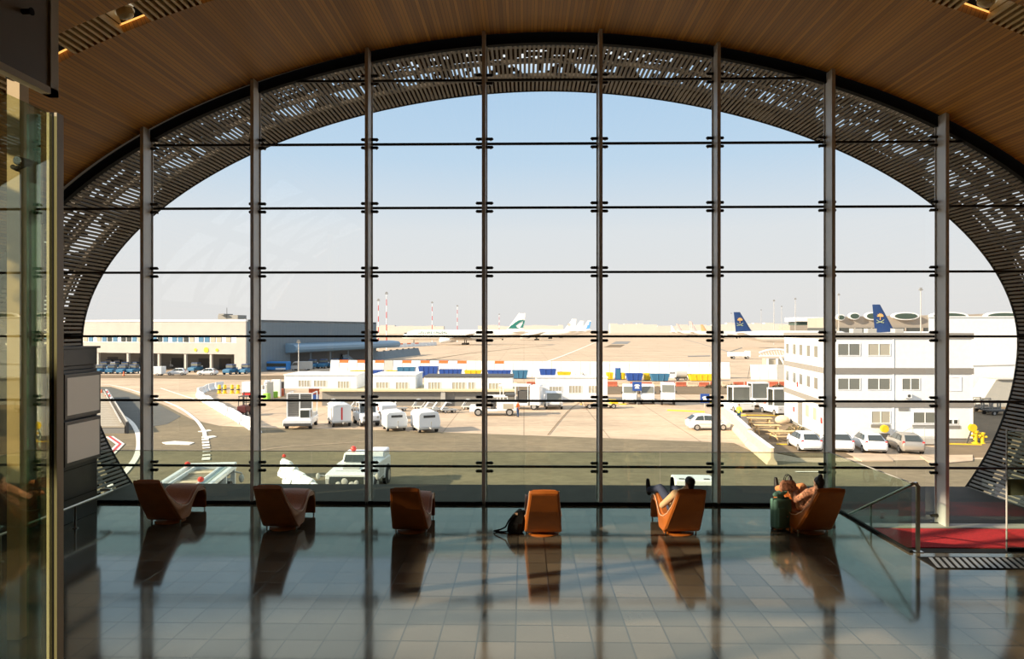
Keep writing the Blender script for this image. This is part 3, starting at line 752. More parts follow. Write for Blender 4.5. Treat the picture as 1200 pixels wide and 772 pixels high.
# ---- backpack
g = G(604, 626, 0)
t = thing('backpack', 'black backpack leaning against the fourth lounge chair with its strap trailing', 'backpack', (g.x, g.y + .1, 0), math.radians(-12))
M_pack = mk('black_nylon', (.005, .005, .005), .75, spec=.2, var=.2, bump=.4, bscale=60)
m = MB()
m.loft([[(cx_ + w * x, d * y + oy, z) for x, y in ((-1, -.5), (-.75, -.9), (0, -1.05), (.75, -.9), (1, -.5), (1, .5), (.75, .85), (0, .9), (-.75, .85), (-1, .5))] for z, w, d, cx_, oy in
        ((0.0, .12, .09, 0, 0), (.03, .145, .12, 0, 0), (.14, .15, .13, .02, .01), (.26, .135, .11, .05, .02), (.34, .11, .085, .075, .03), (.40, .06, .045, .09, .035))])
m.build('pack_body', t, M_pack, smooth=True)
m = MB(); m.loft([[(cx_ + w * x, -.10 - d * (1 - abs(x)) - .01 * k, z) for x in (-1, -.5, .5, 1)] + [(cx_ + w, -.08, z), (cx_ - w, -.08, z)] for k, (z, w, d, cx_) in enumerate(((.04, .09, .05, 0), (.12, .10, .06, .015), (.20, .085, .04, .03)))]); m.build('front_pocket', t, M_pack, bevel=.01)
m = MB(); m.tube([(.07, 0, .38), (.06, .0, .425), (.10, .0, .43), (.12, .0, .39)], .01, 8); m.build('grab_handle', t, M_pack, smooth=True)
m = MB(); m.tube([(-.02, -.06, .34), (-.10, -.08, .24), (-.16, -.10, .12), (-.26, -.12, .07), (-.35, -.10, .045), (-.385, -.06, .02), (-.34, -.04, .012), (-.24, -.04, .012), (-.12, -.02, .02)], .014, 8); m.build('shoulder_strap', t, M_pack, smooth=True)
m = MB(); m.tube([(.02, -.06, .36), (-.05, -.11, .27), (-.10, -.12, .14), (-.12, -.10, .04)], .014, 8); m.build('shoulder_strap', t, M_pack, smooth=True)
m = MB(); m.bx(.0, .055, -.125, -.115, .335, .37); o = m.build('pale_tag', t, M_piping)
o.location = (0, .05, .005)
# ================================================================== apron: ground, surfaces, painted lines
def ground_mat(name, c1, c2, slab, joint, rough=.9, stain=.5):
    m = mk(name, c1, rough, spec=.25); nt = m.node_tree; b = _bs(m); tc = nt.nodes.new('ShaderNodeTexCoord')
    n = nt.nodes.new('ShaderNodeTexNoise'); n.inputs['Scale'].default_value = .09; n.inputs['Detail'].default_value = 7; n.inputs['Roughness'].default_value = .65
    mp = nt.nodes.new('ShaderNodeMapping'); mp.inputs['Scale'].default_value = (1, 2.2, 1); nt.links.new(tc.outputs['Object'], mp.inputs[0]); nt.links.new(mp.outputs[0], n.inputs['Vector'])
    mr = nt.nodes.new('ShaderNodeMapRange'); mr.inputs[1].default_value = .38; mr.inputs[2].default_value = .66; nt.links.new(n.outputs['Fac'], mr.inputs[0])
    mx = nt.nodes.new('ShaderNodeMix'); mx.data_type = 'RGBA'; mx.inputs[6].default_value = (*c1, 1); mx.inputs[7].default_value = (*c2, 1); nt.links.new(mr.outputs[0], mx.inputs[0])
    bk = nt.nodes.new('ShaderNodeTexBrick'); bk.offset = 0; bk.inputs['Scale'].default_value = 1; bk.inputs['Brick Width'].default_value = slab; bk.inputs['Row Height'].default_value = slab
    bk.inputs['Mortar Size'].default_value = joint; bk.inputs['Color1'].default_value = (1, 1, 1, 1); bk.inputs['Color2'].default_value = (.93, .93, .93, 1); bk.inputs['Mortar'].default_value = (.6, .6, .6, 1)
    nt.links.new(tc.outputs['Object'], bk.inputs['Vector'])
    n3 = nt.nodes.new('ShaderNodeTexNoise'); n3.inputs['Scale'].default_value = 1.3; n3.inputs['Detail'].default_value = 8; nt.links.new(mp.outputs[0], n3.inputs['Vector'])
    mr3 = nt.nodes.new('ShaderNodeMapRange'); mr3.inputs[1].default_value = .3; mr3.inputs[2].default_value = .7; mr3.inputs[3].default_value = 1 - .22 * stain; mr3.inputs[4].default_value = 1 + .22 * stain; nt.links.new(n3.outputs['Fac'], mr3.inputs[0])
    m1 = nt.nodes.new('ShaderNodeMix'); m1.data_type = 'RGBA'; m1.blend_type = 'MULTIPLY'; m1.inputs[0].default_value = 1
    nt.links.new(mx.outputs[2], m1.inputs[6]); nt.links.new(bk.outputs['Color'], m1.inputs[7])
    h = nt.nodes.new('ShaderNodeHueSaturation'); nt.links.new(m1.outputs[2], h.inputs['Color']); nt.links.new(mr3.outputs[0], h.inputs['Value']); nt.links.new(h.outputs[0], b.inputs['Base Color'])
    return m
M_conc = ground_mat('apron_concrete', (.60, .475, .35), (.44, .35, .26), 7.5, .06)
M_asph = ground_mat('asphalt_worn', (.225, .187, .120), (.165, .142, .095), 400, .01, stain=.8)
M_road = ground_mat('asphalt_shaded', (.125, .13, .12), (.10, .105, .10), 400, .01, stain=.5)  # grey asphalt with the shade on the left lane put into its colour
M_brown = ground_mat('asphalt_brown', (.22, .165, .105), (.17, .13, .085), 400, .01)
m = MB(); m.bx(-4000, 4000, 18.6, 6000, ZG - 1, ZG); struct('ground', m, M_conc)
_lvl = [0]
def patch(name, pts, mat, z=None):
    _lvl[0] += 1; z = ZG + (.012 * _lvl[0] if z is None else z)
    m = MB(); ps = [G(x, y, ZG) for x, y in pts]; m.prism([(p.x, p.y) for p in ps], 'z', ZG - .3, z)
    o = m.build(name, None, mat); o['kind'] = 'structure'; return o
def stripe(pts, w, mat, name='road_marking', dash=None, z=.06, sm=True):
    ps = [G(x, y, ZG) for x, y in pts]; m = MB(); acc = 0
    # resample smoothly
    cv = []
    for i in range(len(ps) - 1):
        a = ps[max(i - 1, 0)]; b = ps[i]; c = ps[i + 1]; d = ps[min(i + 2, len(ps) - 1)]
        if not sm: cv.append(b); continue
        for k in range(8):
            t = k / 8; cv.append(.5 * ((2 * b) + (c - a) * t + (2 * a - 5 * b + 4 * c - d) * t * t + (3 * b - a - 3 * c + d) * t ** 3))
    cv.append(ps[-1]); L = []; R = []
    for i, p in enumerate(cv):
        d = (cv[min(i + 1, len(cv) - 1)] - cv[max(i - 1, 0)]); d.z = 0; d.normalize(); n = Vector((-d.y, d.x, 0)) * w / 2
        L.append(p + n); R.append(p - n)
    zz = ZG + z
    for i in range(len(cv) - 1):
        if dash:
            acc += (cv[i + 1] - cv[i]).length
            if (acc % dash) > dash * .5: continue
        m.quad((L[i].x, L[i].y, zz), (L[i+1].x, L[i+1].y, zz), (R[i+1].x, R[i+1].y, zz), (R[i].x, R[i].y, zz))
    o = m.build(name, None, mat); o['kind'] = 'structure'; return o
near = [(-900, 452), (60, 452), (130, 453), (158, 461), (196, 476), (226, 492), (258, 499), (300, 501), (420, 503), (560, 508), (700, 513), (860, 519), (905, 540), (960, 542), (1010, 540), (1300, 536), (2200, 536), (2200, 700), (1300, 760), (-100, 760), (-900, 700)]
patch('road_surface', near, M_asph)
patch('road_lane', [(-900, 453), (60, 453), (130, 454), (156, 462), (190, 476), (212, 488), (196, 497), (160, 503), (120, 508), (60, 512), (-200, 512), (-900, 512)], M_road)
patch('road_service', [(-900, 438.5), (160, 439.5), (280, 440), (420, 440), (420, 443), (280, 445), (160, 443), (-900, 443)], M_brown)
patch('road_side', [(1100, 466), (1300, 470), (2200, 480), (2200, 536), (1100, 536)], M_brown)
patch('road_terrace', [(870, 476), (925, 476), (1000, 536), (935, 536), (905, 530), (880, 500)], M_brown)
patch('road_back', [(560, 452.5), (926, 452.5), (926, 462), (600, 462)], M_brown)
stripe([(90, 451), (125, 451), (150, 456), (180, 466), (208, 477), (228, 491), (238, 504), (240, 512)], .35, M_roadwhite)
stripe([(240, 512), (241, 520), (242, 530), (241, 542)], .55, M_roadwhite, dash=1.6)
stripe([(128, 478), (150, 492), (160, 505), (163, 520), (160, 535), (148, 552), (125, 575)], .42, M_roadwhite)
stripe([(188, 455), (215, 464), (240, 472)], .3, M_roadwhite)
for (pts) in ([(190, 519), (205, 517.5), (228, 519), (222, 521.5), (195, 521)], [(232, 506), (245, 504), (248, 505), (240, 506.5)], [(236, 512.5), (250, 511), (254, 512), (244, 514.5)]):
    patch('road_arrow', pts, M_roadwhite, z=.07)
stripe([(128, 512), (141, 521), (127, 535)], .62, M_roadwhite, sm=False); stripe([(128, 512), (141, 521), (127, 535)], .22, M_red, z=.075, sm=False)
for (a, b) in (((929, 549), (947, 549)), ((932, 553.5), (974, 553.5)), ((980, 549), (1005, 549.5))): stripe([a, b], .22, M_roadwhite)
patch('road_sunpatch', [(992, 532), (1038, 533), (1047, 541), (1010, 541)], M_conc, z=.09)  # this patch and the next paint pools of sunlight by the parked cars
patch('road_sunpatch', [(1078, 535), (1140, 534), (1140, 541), (1092, 545)], M_conc, z=.09)
stripe([(642, 510), (668, 480), (688, 467)], .10, M_brown); stripe([(430, 518), (330, 525), (300, 530)], .08, M_conc, z=.08)
# long taxiway lines and repaired slabs far out
stripe([(800, 397), (840, 408), (868, 418)], .9, M_grey); stripe([(640, 424), (672, 412), (705, 398)], .8, M_roadwhite)
stripe([(500, 422), (560, 413), (640, 405)], .8, M_brown)
patch('road_repair', [(722, 400), (739, 400), (735, 403), (716, 403)], M_grey, z=.1); patch('road_repair', [(715, 404), (732, 404), (727, 407), (708, 407)], M_brown, z=.1)
patch('road_repair', [(806, 417), (832, 416.5), (832, 417.5), (806, 418)], M_grey, z=.1)
# yellow kerbs
def kerb(p0, p1, w=.18, h=.12, mat=None):
    a, b = G(*p0), G(*p1); m = MB(); m.bar((a.x, a.y, ZG + h / 2), (b.x, b.y, ZG + h / 2), w, h); struct('kerb', m, mat or M_yellow)
kerb((782, 481), (826, 483)); kerb((826, 472), (862, 473)); kerb((868, 487), (912, 487.5)); kerb((910, 521.5), (931, 522)); kerb((1108, 521), (1150, 522)); kerb((680, 474), (734, 474))
# ================================================================== buildings
def frame_at(p, ang): return TR(p[0], p[1], p[2]) @ RZ(ang)
def root_at(name, label, cat, p, ang=0.0, group=None): return thing(name, label, cat, (p[0], p[1], p[2]), ang, group)
def wbox(parent, name, x0, x1, z0, z1, y=0, mat=M_winl, fr=.06, panes=2, frame=M_whitem, kind='y', dep=.04):
    """a window on a face: frame sticks out a little, dark panes, mullion(s) in between"""
    m = MB(); m.mat(mat); d = -dep
    def b(a0, a1, c0, c1, e0, e1):
        if kind == 'y': m.bx(a0, a1, y + e0, y + e1, c0, c1)
        else: m.bx(y + e0, y + e1, a0, a1, c0, c1)
    b(x0, x1, z0, z1, d * .4, .02); m.mat(frame)
    b(x0 - fr, x0, z0 - fr, z1 + fr, d, .02); b(x1, x1 + fr, z0 - fr, z1 + fr, d, .02); b(x0, x1, z1, z1 + fr, d, .02); b(x0, x1, z0 - fr, z0, d, .02)
    for k in range(1, panes):
        xm = x0 + (x1 - x0) * k / panes; b(xm - fr * .6, xm + fr * .6, z0, z1, d, .02)
    return m.build(name, parent)

# ---- white three storey block on the right (parallelogram plan)
A0 = G(968, 518); sc_ = (518 - 386) / 9.5
def bz(py): return (518 - py) / sc_           # height over ground on the front face
W_ = (1138 - 968) / sc_; H_ = bz(391); dxs, dys = 2.0, 14.5
t = root_at('office_block', 'white three-storey modular office block with grey bands beside the parked cars', 'building', A0)
m = MB(); m.prism([(0, 0), (W_, 0), (W_ + dxs, dys), (dxs, dys)], 'z', .35, H_); m.build('walls', t, M_whitem)
m = MB(); m.prism([(.05, .05), (W_ - .05, .05), (W_ + dxs, dys), (dxs + .05, dys)], 'z', 0, .36); m.build('plinth', t, M_grey)
M_band = striped('band_cladding', (.24, .23, .215), (.30, .29, .27), 'X', 6, .6)
for a, b in ((391, 397), (431, 438), (470, 477)):
    m = MB(); e = .06; m.prism([(-e, -e), (W_ + e, -e), (W_ + dxs + e, dys + e), (dxs - e, dys + e)], 'z', bz(b), bz(a) + (.05 if a == 391 else 0)); m.build('band', t, M_band)
def fx(px): return (px - 968) / sc_
for x0, x1, y0, y1, mt in ((982, 1007, 403, 416, M_winl), (1017, 1042, 403, 416, M_curt), (982, 1007, 443.5, 456, M_winl), (1016.5, 1042, 443.5, 456, M_winl), (1056.5, 1076, 443.5, 456, M_winl), (1021, 1042, 482, 495, M_curt), (1069.5, 1096, 483, 495, M_winl)):
    wbox(t, 'window', fx(x0), fx(x1), bz(y1), bz(y0), 0, mt)
wbox(t, 'shutter', fx(1104.5), fx(1124), bz(457), bz(442), 0, M_whitem, panes=1)
for x0, x1 in ((1109.5, 1114), (1116, 1120.5)): wbox(t, 'window', fx(x0), fx(x1), bz(496), bz(491.5), 0, M_win, panes=1, fr=.03)
for x0, x1, y0, y1 in ((1020, 1042, 497, 500.5), (1068, 1097, 497.5, 501), (1108, 1123, 498, 501.5), (1052, 1064, 477.5, 481)):
    m = MB(); m.bx(fx(x0), fx(x1), -.05, 0, bz(y1), bz(y0)); m.build('grey_panel', t, M_grey)
m = MB(); m.bx(fx(1058), fx(1065.5), -.35, 0, bz(466), bz(460.5)); ac = m.build('air_conditioner', t, M_white, bevel=.03)
m = MB(); m.cyl((fx(1061.8), -.355, bz(463.2)), (fx(1061.8), -.36, bz(463.2)), .13, n=16); m.build('fan_grille', ac, M_dgrey)
for xx in (0.03, fx(1042) + .3, W_ - .03):
    m = MB(); m.bx(xx - .03, xx + .03, -.05, 0, .4, H_ - .4); m.build('downpipe', t, M_whitem)
m = MB(); m.bx(fx(1050), fx(1090), -1.5, -.1, .1, .55); m.build('ramp_landing', t, M_lgrey)
m = MB()
for xx in (1043, 1057, 1070, 1084): m.cyl((fx(xx), -1.5, .0), (fx(xx), -1.5, 1.5 if xx > 1050 else 1.0), .025, n=6)
m.tube([(fx(1043), -1.5, 1.0), (fx(1057), -1.5, 1.5), (fx(1084), -1.5, 1.5)], .025, 6); m.build('ramp_railing', t, M_lgrey)
# side face windows, set out along the side (u = 0 near corner .. 1 far)
SM = TR(0, 0, 0) @ Matrix(((1, dxs / dys, 0, 0), (0, 1, 0, 0), (0, 0, 1, 0), (0, 0, 0, 1)))
def side_win(name, v0, v1, z0, z1, mat, panes=1):
    m = MB(); m.M = SM; m.mat(M_whitem); m.bx(-.05, .02, v0 - .06, v1 + .06, z0 - .06, z1 + .06); m.mat(mat); m.bx(-.07, 0, v0, v1, z0, z1); m.build(name, t)
for fl_, zc, hh in ((2, 7.55, .5), (1, 4.75, .5), (0, 2.0, .55)):
    for v in ((2.2, 4.6, 7.2, 9.6, 12.4) if fl_ else (2.6, 5.0)): side_win('window', v, v + 1.1, zc - hh, zc + hh, M_winl if fl_ else M_curt)
side_win('door', 7.2, 8.8, .35, 2.6, M_grey)
for v, z in ((8.9, 3.9), (10.3, 1.3), (1.0, 1.4)):
    m = MB(); m.M = SM; m.bx(-.04, 0, v, v + .5, z, z + .5); m.build('red_plate', t, M_red)
m = MB()
for k, x in enumerate((1.5, 4.2, 6.0, 9.0)): m.bx(x, x + .8, 3 + k, 3.8 + k, H_, H_ + .45)
m.build('roof_unit', t, M_lgrey)

# ---- tall white shed behind it
B0 = G(1088, 472); d = B0.y
t = root_at('white_shed', 'tall windowless white shed rising behind the modular office block', 'building', B0)
h_ = ZZ(372, d) - ZG; w_ = 60
m = MB(); m.prism([(0, 0), (w_, 0), (w_, 8), (5, 8)], 'z', 0, h_); m.build('walls', t, M_whitem)
m = MB(); x1 = XX(1138, d) - B0.x; m.bar((x1 - 2, -.04, ZZ(428.5, d) - ZG), (w_, -.04, ZZ(417, d) - ZG + 0), .05, .12); m.build('sloping_seam', t, M_lgrey)
m = MB(); m.prism([(-.1, -.1), (w_, -.1), (w_, 8), (5, 8)], 'z', h_, h_ + .15); m.build('parapet', t, M_whitem)
g = G(1152, 477)
t = root_at('lean_to', 'grey sheet-metal lean-to against the white shed at the far right', 'lean-to', (g.x, g.y, ZG))
zt = ZZ(444, g.y) - ZG; zb_ = ZZ(468, g.y) - ZG
m = MB(); m.prism([(0, 0), (9, 0), (9, zt), (1.6, zt), (0, zb_)], 'y', 0, 3.0); m.build('walls', t, striped('leanto_sheet', (.5, .5, .46), (.42, .42, .39), 'X', 4)); 
m = MB(); m.bar((1.6, -.1, zt + .05), (9, -.1, zt + .05), .3, .1); m.build('roof_edge', t, M_lgrey)

# ---- hangar on the left
Cn = G(288, 437); dh = Cn.y
hz = lambda py: ZZ(py, dh) - ZG
# far end of the right flank lies under pixel 441
Hh = hz(374); dfar = (Hh + ZG - EYE) / ((386 - 377.3) / 800.0); Cf = Vector((XX(441, dfar), dfar, ZG))
sd_ = (Cf - Cn); Lside = math.hypot(sd_.x, sd_.y); ang = math.atan2(sd_.y, sd_.x) - PI / 2
t = root_at('hangar', 'long hangar with pale ribbed cladding, open lower bays and a shaded blue-grey flank', 'building', Cn, ang)
M_clad = striped('hangar_cladding', (.47, .46, .44), (.30, .295, .285), 'X', 2.2)
M_flank = striped('shaded_cladding', (.15, .20, .24), (.125, .17, .21), 'Y', .25, bump=.1)  # shade on the hangar flank and the receding fence is put into this blue-grey
z1 = hz(415.5); z2 = hz(402); z3 = hz(394); LW = 78
m = MB(); m.bx(-LW, 0, 0, .4, z1, z2); m.bx(-LW, 0, 0, .4, z3, Hh - .4); m.bx(-2.5, 0, 0, .4, z2, z3); m.bx(-3.0, -.0, 0, .5, 0, z1); m.build('front_cladding', t, M_clad)
m = MB(); m.bx(-LW, .1, -.15, .6, Hh - .45, Hh); m.build('roof_fascia', t, M_whitem)
m = MB(); m.bx(-LW, 0, .4, Lside, Hh - .6, Hh - .1); m.build('roof', t, M_lgrey)
m = MB(); m.bx(-.3, 0, .4, Lside, 0, Hh - .05); m.build('flank_wall', t, M_flank)
m = MB(); m.bx(-LW, -.3, 9, 9.3, 0, z1 + .5); m.bx(-LW, -.3, .4, 9, z1, z1 + .3); m.build('bay_back_wall', t, M_grey)
m = MB(); m.mat(M_whitem); m.bx(-LW, -2.5, .1, .3, z2, z3); m.build('window_band', t)
rng = random.Random(5); x = -4.0; k = 0
while x > -LW + 3:
    m = MB(); m.bx(x - 1.25, x, .0, .12, z2 + .15, z3 - .12); m.build('window', t, (M_teal if rng.random() < .55 else M_win if rng.random() < .5 else M_curt)); x -= 1.62 if k % 4 else 2.5; k += 1
    if k > 44: break
for x in (-9.5, -16.5, -24, -33, -42, -52, -62):
    m = MB(); m.bx(x - .25, x + .25, .2, .7, 0, z1); m.build('bay_column', t, M_lgrey)
for x in (-8, -13, -19, -27, -37, -47):
    m = MB(); m.bx(x - 1.6, x + 1.6, 8.85, 9.0, .1, 2.6); m.build('bay_door', t, M_dgrey)
# canopy along the flank
m = MB(); zc0, zc1 = hz(416.5) , hz(407.5)
m.prism([(0, 0), (2.6, .2), (3.0, .8), (3.0, 1.5), (2.4, 2.0), (0, 2.3)], 'y', 14, Lside + 10)
m.v = [Vector((v.x, v.y, v.z + zc0)) for v in m.v]; m.build('flank_canopy', t, mk('canopy_blue', (.18, .30, .42), .45), bevel=.1)
for y0, y1 in ((16, 24), (25, 33), (34, 42), (43, 52)):
    if y1 < Lside: m = MB(); m.bx(-.05, .06, y0, y1, .1, zc0 - .2); m.build('flank_door', t, M_dgrey)
m = MB(); m.bx(-12.5, -7, 6, 9, Hh, Hh + 1.1); m.bx(-11.5, -10, 5, 8, Hh + 1.1, Hh + 1.4); m.build('roof_plant', t, M_grey)
m = MB(); m.cyl((-10, 6, Hh), (-10, 6, Hh + 2.8), .06, n=6); m.build('roof_antenna', t, M_dgrey)
for x, s in ((-7.6, .35), (-10.5, .6), (-13.4, .35)):
    m = MB(); m.cyl((x, -.12, z1 + .9), (x, .0, z1 + .9), s, n=16); m.build('yellow_disc', t, mk('lime_yellow', (.85, .85, .03), .5))

# ---- modular offices on the loading dock in the middle distance
dk0 = G(376, 476); dk1 = G(603, 476)
t = root_at('loading_dock', 'long low loading dock with a pale yellow edge under the white office cabins', 'dock', dk0)
Wd = dk1.x - dk0.x; zh = ZZ(459, dk0.y) - ZG
m = MB(); m.bx(0, Wd, .5, 12, 0, zh - .02); m.build('dock_wall', t, M_grey)
m = MB(); m.bx(-.2, Wd + .2, 0, 12, zh, zh + .2); m.build('dock_edge', t, mk('dock_edge_yellow', (.66, .58, .38), .8))
m = MB(); m.bx(Wd * .62, Wd * .63 + .3, .1, .5, 0, zh); m.build('dock_post', t, M_lgrey)
yc = dk0.y + 1.6; zr = ZG + zh + .21
def cabin(px0, px1, ptop, lab, wins, dep=3.0, y=None, zb=None, end=True, roofmat=None, base=None):
    y = y or yc; zb = zr if zb is None else zb
    x0, x1 = XX(px0, y), XX(px1, y); h = ZZ(ptop, y) - zb
    t = thing('office_cabin', lab, 'cabin', (x0, y, zb), 0, 'white office cabins in the middle distance')
    m = MB(); m.bx(0, x1 - x0, 0, dep, 0, h); m.build('cabin_body', t, M_whitem, bevel=.03)
    m = MB(); m.bx(-.08, x1 - x0 + .08, -.1, dep + .1, h, h + .12); m.build('roof_edge', t, roofmat or M_whitem)
    for a, b, c, e in wins:
        wbox(t, 'window', XX(a, y) - x0, XX(b, y) - x0, ZZ(e, y) - zb, ZZ(c, y) - zb, 0, M_curt, panes=4 if b - a > 12 else 2)
    return t
cabin(333, 418, 440, 'white office cabin at the left end of the row, with two wide curtained windows', [(350, 363, 446, 453), (368, 382, 446, 453), (396, 409, 447, 455)], dep=6)
cabin(436, 487, 440, 'white office cabin between the long left cabin and the dark-roofed one', [(441, 455, 448, 455), (464, 478, 448, 456)], dep=6)
cabin(497, 601, 442, 'long white office cabin with a dark flat roof edge', [(502, 516, 448, 456), (530, 545, 448, 456), (549, 556, 448, 456), (573, 588, 449, 457)], dep=5, roofmat=M_dgrey)
yg = G(640, 470).y
cabin(628, 712, 442.5, 'white office cabin standing alone on the ground right of the dock', [(644, 658, 453, 460), (667, 681, 452, 460), (690, 704, 452, 460)], dep=3, y=yg, zb=ZG)
g = G(352, 443)
t = root_at('pale_box', 'pale square storage box on the tarmac in front of the hangar flank', 'box', G(358, 444))
m = MB(); m.bx(0, 2.2, 0, 2, 0, 1.35); m.build('box_body', t, M_whitem, bevel=.04); m = MB(); m.bx(-.05, 2.25, -.05, 2.05, 1.35, 1.42); m.build('lid', t, M_lgrey)

# ---- far terminal with lens shaped windows
M_conc2 = mk('terminal_concrete', (.34, .31, .27), .8); M_lens = mk('lens_glass', (.05, .085, .07), .3)
Yt = 520
t = root_at('far_terminal', 'distant concrete terminal with a row of lens-shaped windows', 'building', (XX(972, Yt), Yt, ZG))
x0 = XX(972, Yt); zt = lambda py: ZZ(py, Yt) - ZG; XL = XX(1290, Yt) - x0
m = MB(); m.bx(0, XL, 0, 40, 0, zt(384)); m.build('glazed_base', t, mk('terminal_glazing', (.07, .08, .08), .4))
m = MB(); n = 40; m.prism([(XL * i / n, zt(384)) for i in range(n + 1)] + [(XL * (n - i) / n, zt(371.5 - 5.5 * (1 - i / n) + .6 * math.sin(i))) for i in range(n + 1)], 'y', 2, 40); m.build('concrete_roof', t, M_conc2)
for c, w, h in ((1001, 12, 8), (1022, 16, 9), (1061, 31, 9), (1112, 44, 9.5), (1176, 44, 10), (985, 9, 7), (1238, 44, 10)):
    xc = XX(c, Yt) - x0; ww = w * Yt / 800 / 2; hh = h * Yt / 800 / 2; zc = zt(370.5 if c > 1000 else 372)
    def lens(k): return [(xc + ww * k * math.copysign(abs(math.cos(a)) ** .9, math.cos(a)), zc + hh * k * math.sin(a)) for a in [2 * PI * i / 24 for i in range(24)]]
    m = MB(); m.prism(lens(1.0), 'y', -.8, 2.2); m.build('lens_frame', t, M_whitem)
    m = MB(); m.prism([(xc + (p[0] - xc) * .84, zc + (p[1] - zc) * .72) for p in lens(1.0)], 'y', -1.1, 1); m.build('lens_pane', t, M_lens)
for k in range(16):
    x = XL * (k + .5) / 16; m = MB(); m.bx(x - .4, x + .4, -.6, 0, 0, zt(384)); m.build('pier', t, M_conc2)
Yt2 = 640
t = root_at('far_pier_building', 'distant flat white-roofed pier building left of the lens-windowed terminal', 'building', (XX(934, Yt2), Yt2, ZG))
x0 = XX(934, Yt2); zt = lambda py: ZZ(py, Yt2) - ZG
m = MB(); m.bx(0, 30, 0, 20, 0, zt(377)); m.build('walls', t, M_lens); m = MB(); m.bx(-3, 33, -2, 22, zt(377), zt(372)); m.build('flat_roof', t, M_whitem, bevel=.5)
m = MB(); m.bx(-8, 40, -4, 24, 0, zt(381)); m.build('podium', t, M_conc2)
# low far horizon
random.seed(11)
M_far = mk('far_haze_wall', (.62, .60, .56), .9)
for k, (a, b, h) in enumerate(((-200, 60, 4), (430, 520, 3), (560, 660, 3.5), (715, 770, 5), (762, 800, 3), (795, 870, 4), (852, 940, 6))):
    Yf = 1500 + 60 * k; x0, x1 = XX(a, Yf), XX(b, Yf); m = MB(); x = x0
    while x < x1:
        w = random.uniform(12, 34); hh = (h + random.uniform(-1, 1)) * Yf / 800 ; m.bx(x, min(x + w, x1), Yf, Yf + 20, ZG, ZG + hh + 12); x += w
    o = m.build('wall_far_sheds', None, M_far); o['kind'] = 'structure'
# ================================================================== vehicles and ground equipment
def wheel(parent, x, y, r=.31, w=.2, out=1):
    m = MB(); m.mat(M_tyre); m.cyl((x, y - w/2, r), (x, y + w/2, r), r, n=20); m.mat(M_hub); m.cyl((x, y + out * (w/2 - .01), r), (x, y + out * (w/2 + .012), r), r * .62, n=14)
    return m.build('wheel', parent)
def car_section(x, W, zb, zl, zr, wr):
    """ring of one body station: underside, flank, belt, roof"""
    h = W / 2
    return [(x, -h * .86, zb), (x, -h, zb + .16), (x, -h * 1.0, (zb + zl) / 2 + .08), (x, -h * .95, zl), (x, -wr, zr - .07), (x, -wr * .80, zr), (x, wr * .80, zr), (x, wr, zr - .07), (x, h * .95, zl), (x, h * 1.0, (zb + zl) / 2 + .08), (x, h, zb + .16), (x, h * .86, zb)]
def make_car(label, body=M_white, estate=0):
    """five-door hatchback, nose towards +x"""
    t = thing('car', label, 'car')
    W = 1.70
    st = [(-1.95, W*.80, .42, .74, .76, .60), (-1.90, W*.90, .28, .88, .92, .64), (-1.80, W*.97, .24, .95, 1.00, .60), (-1.28, W, .22, .96, 1.38, .55), (-1.0, W, .22, .95, 1.45, .58), (-.4, W, .22, .94, 1.48, .61), (.25, W, .22, .93, 1.43, .60),
          (.75, W, .22, .92, 1.17, .62), (1.02, W, .22, .915, .97, .66), (1.5, W*.97, .22, .85, .875, .66), (1.85, W*.90, .25, .70, .73, .62), (1.99, W*.78, .34, .56, .58, .55)]
    m = MB(); m.loft([car_section(*s) for s in st]); m.build('car_body', t, body, smooth=True)
    def strip(name, pts, mat):
        m = MB(); m.add(pts, [tuple(range(len(pts)))]); o = m.build(name, t, mat, recalc=False); s = o.modifiers.new('s', 'SOLIDIFY'); s.thickness = .02; s.offset = 0; return o
    for s_ in (-1, 1):
        strip('side_window', [(-1.45, s_*.822, .98), (-.58, s_*.822, .97), (-.58, s_*.635, 1.38), (-1.10, s_*.615, 1.34)], M_win)
        strip('side_window', [(-.50, s_*.822, .97), (.72, s_*.822, .955), (.28, s_*.638, 1.36), (-.50, s_*.635, 1.40)], M_win)
        m = MB(); m.box((.66, s_ * .93, 1.0), (.12, .16, .12)); m.build('wing_mirror', t, body, bevel=.02)
        m = MB(); m.box((-1.83, s_ * .70, .86), (.10, .16, .26)); m.build('tail_light', t, M_red, bevel=.03)
        m = MB(); m.box((1.80, s_ * .62, .66), (.16, .24, .12)); m.build('headlight', t, M_lgrey, bevel=.03)
        for x in (-1.22, 1.24): wheel(t, x, s_ * .76, .30, .19, s_)
    strip('rear_window', [(-1.83, -.58, 1.00), (-1.83, .58, 1.00), (-1.33, .47, 1.375), (-1.33, -.47, 1.375)], M_win)
    strip('windscreen', [(.98, -.66, .985), (.98, .66, .985), (.33, .56, 1.40), (.33, -.56, 1.40)], M_win)
    m = MB(); m.box((-1.90, 0, .56), (.04, .52, .11)); m.build('number_plate', t, M_lgrey)
    m = MB(); m.box((-1.88, 0, .36), (.10, 1.3, .12)); m.build('bumper_strip', t, M_dgrey, bevel=.03)
    return t
def place(t, px, py, rz, yoff=0):
    g = G(px, py); t.location = (g.x, g.y + yoff, ZG); t.rotation_euler = (0, 0, math.radians(rz)); return t
M_silver = mk('silver_paint', (.42, .40, .37), .3, .5, coat=.4)
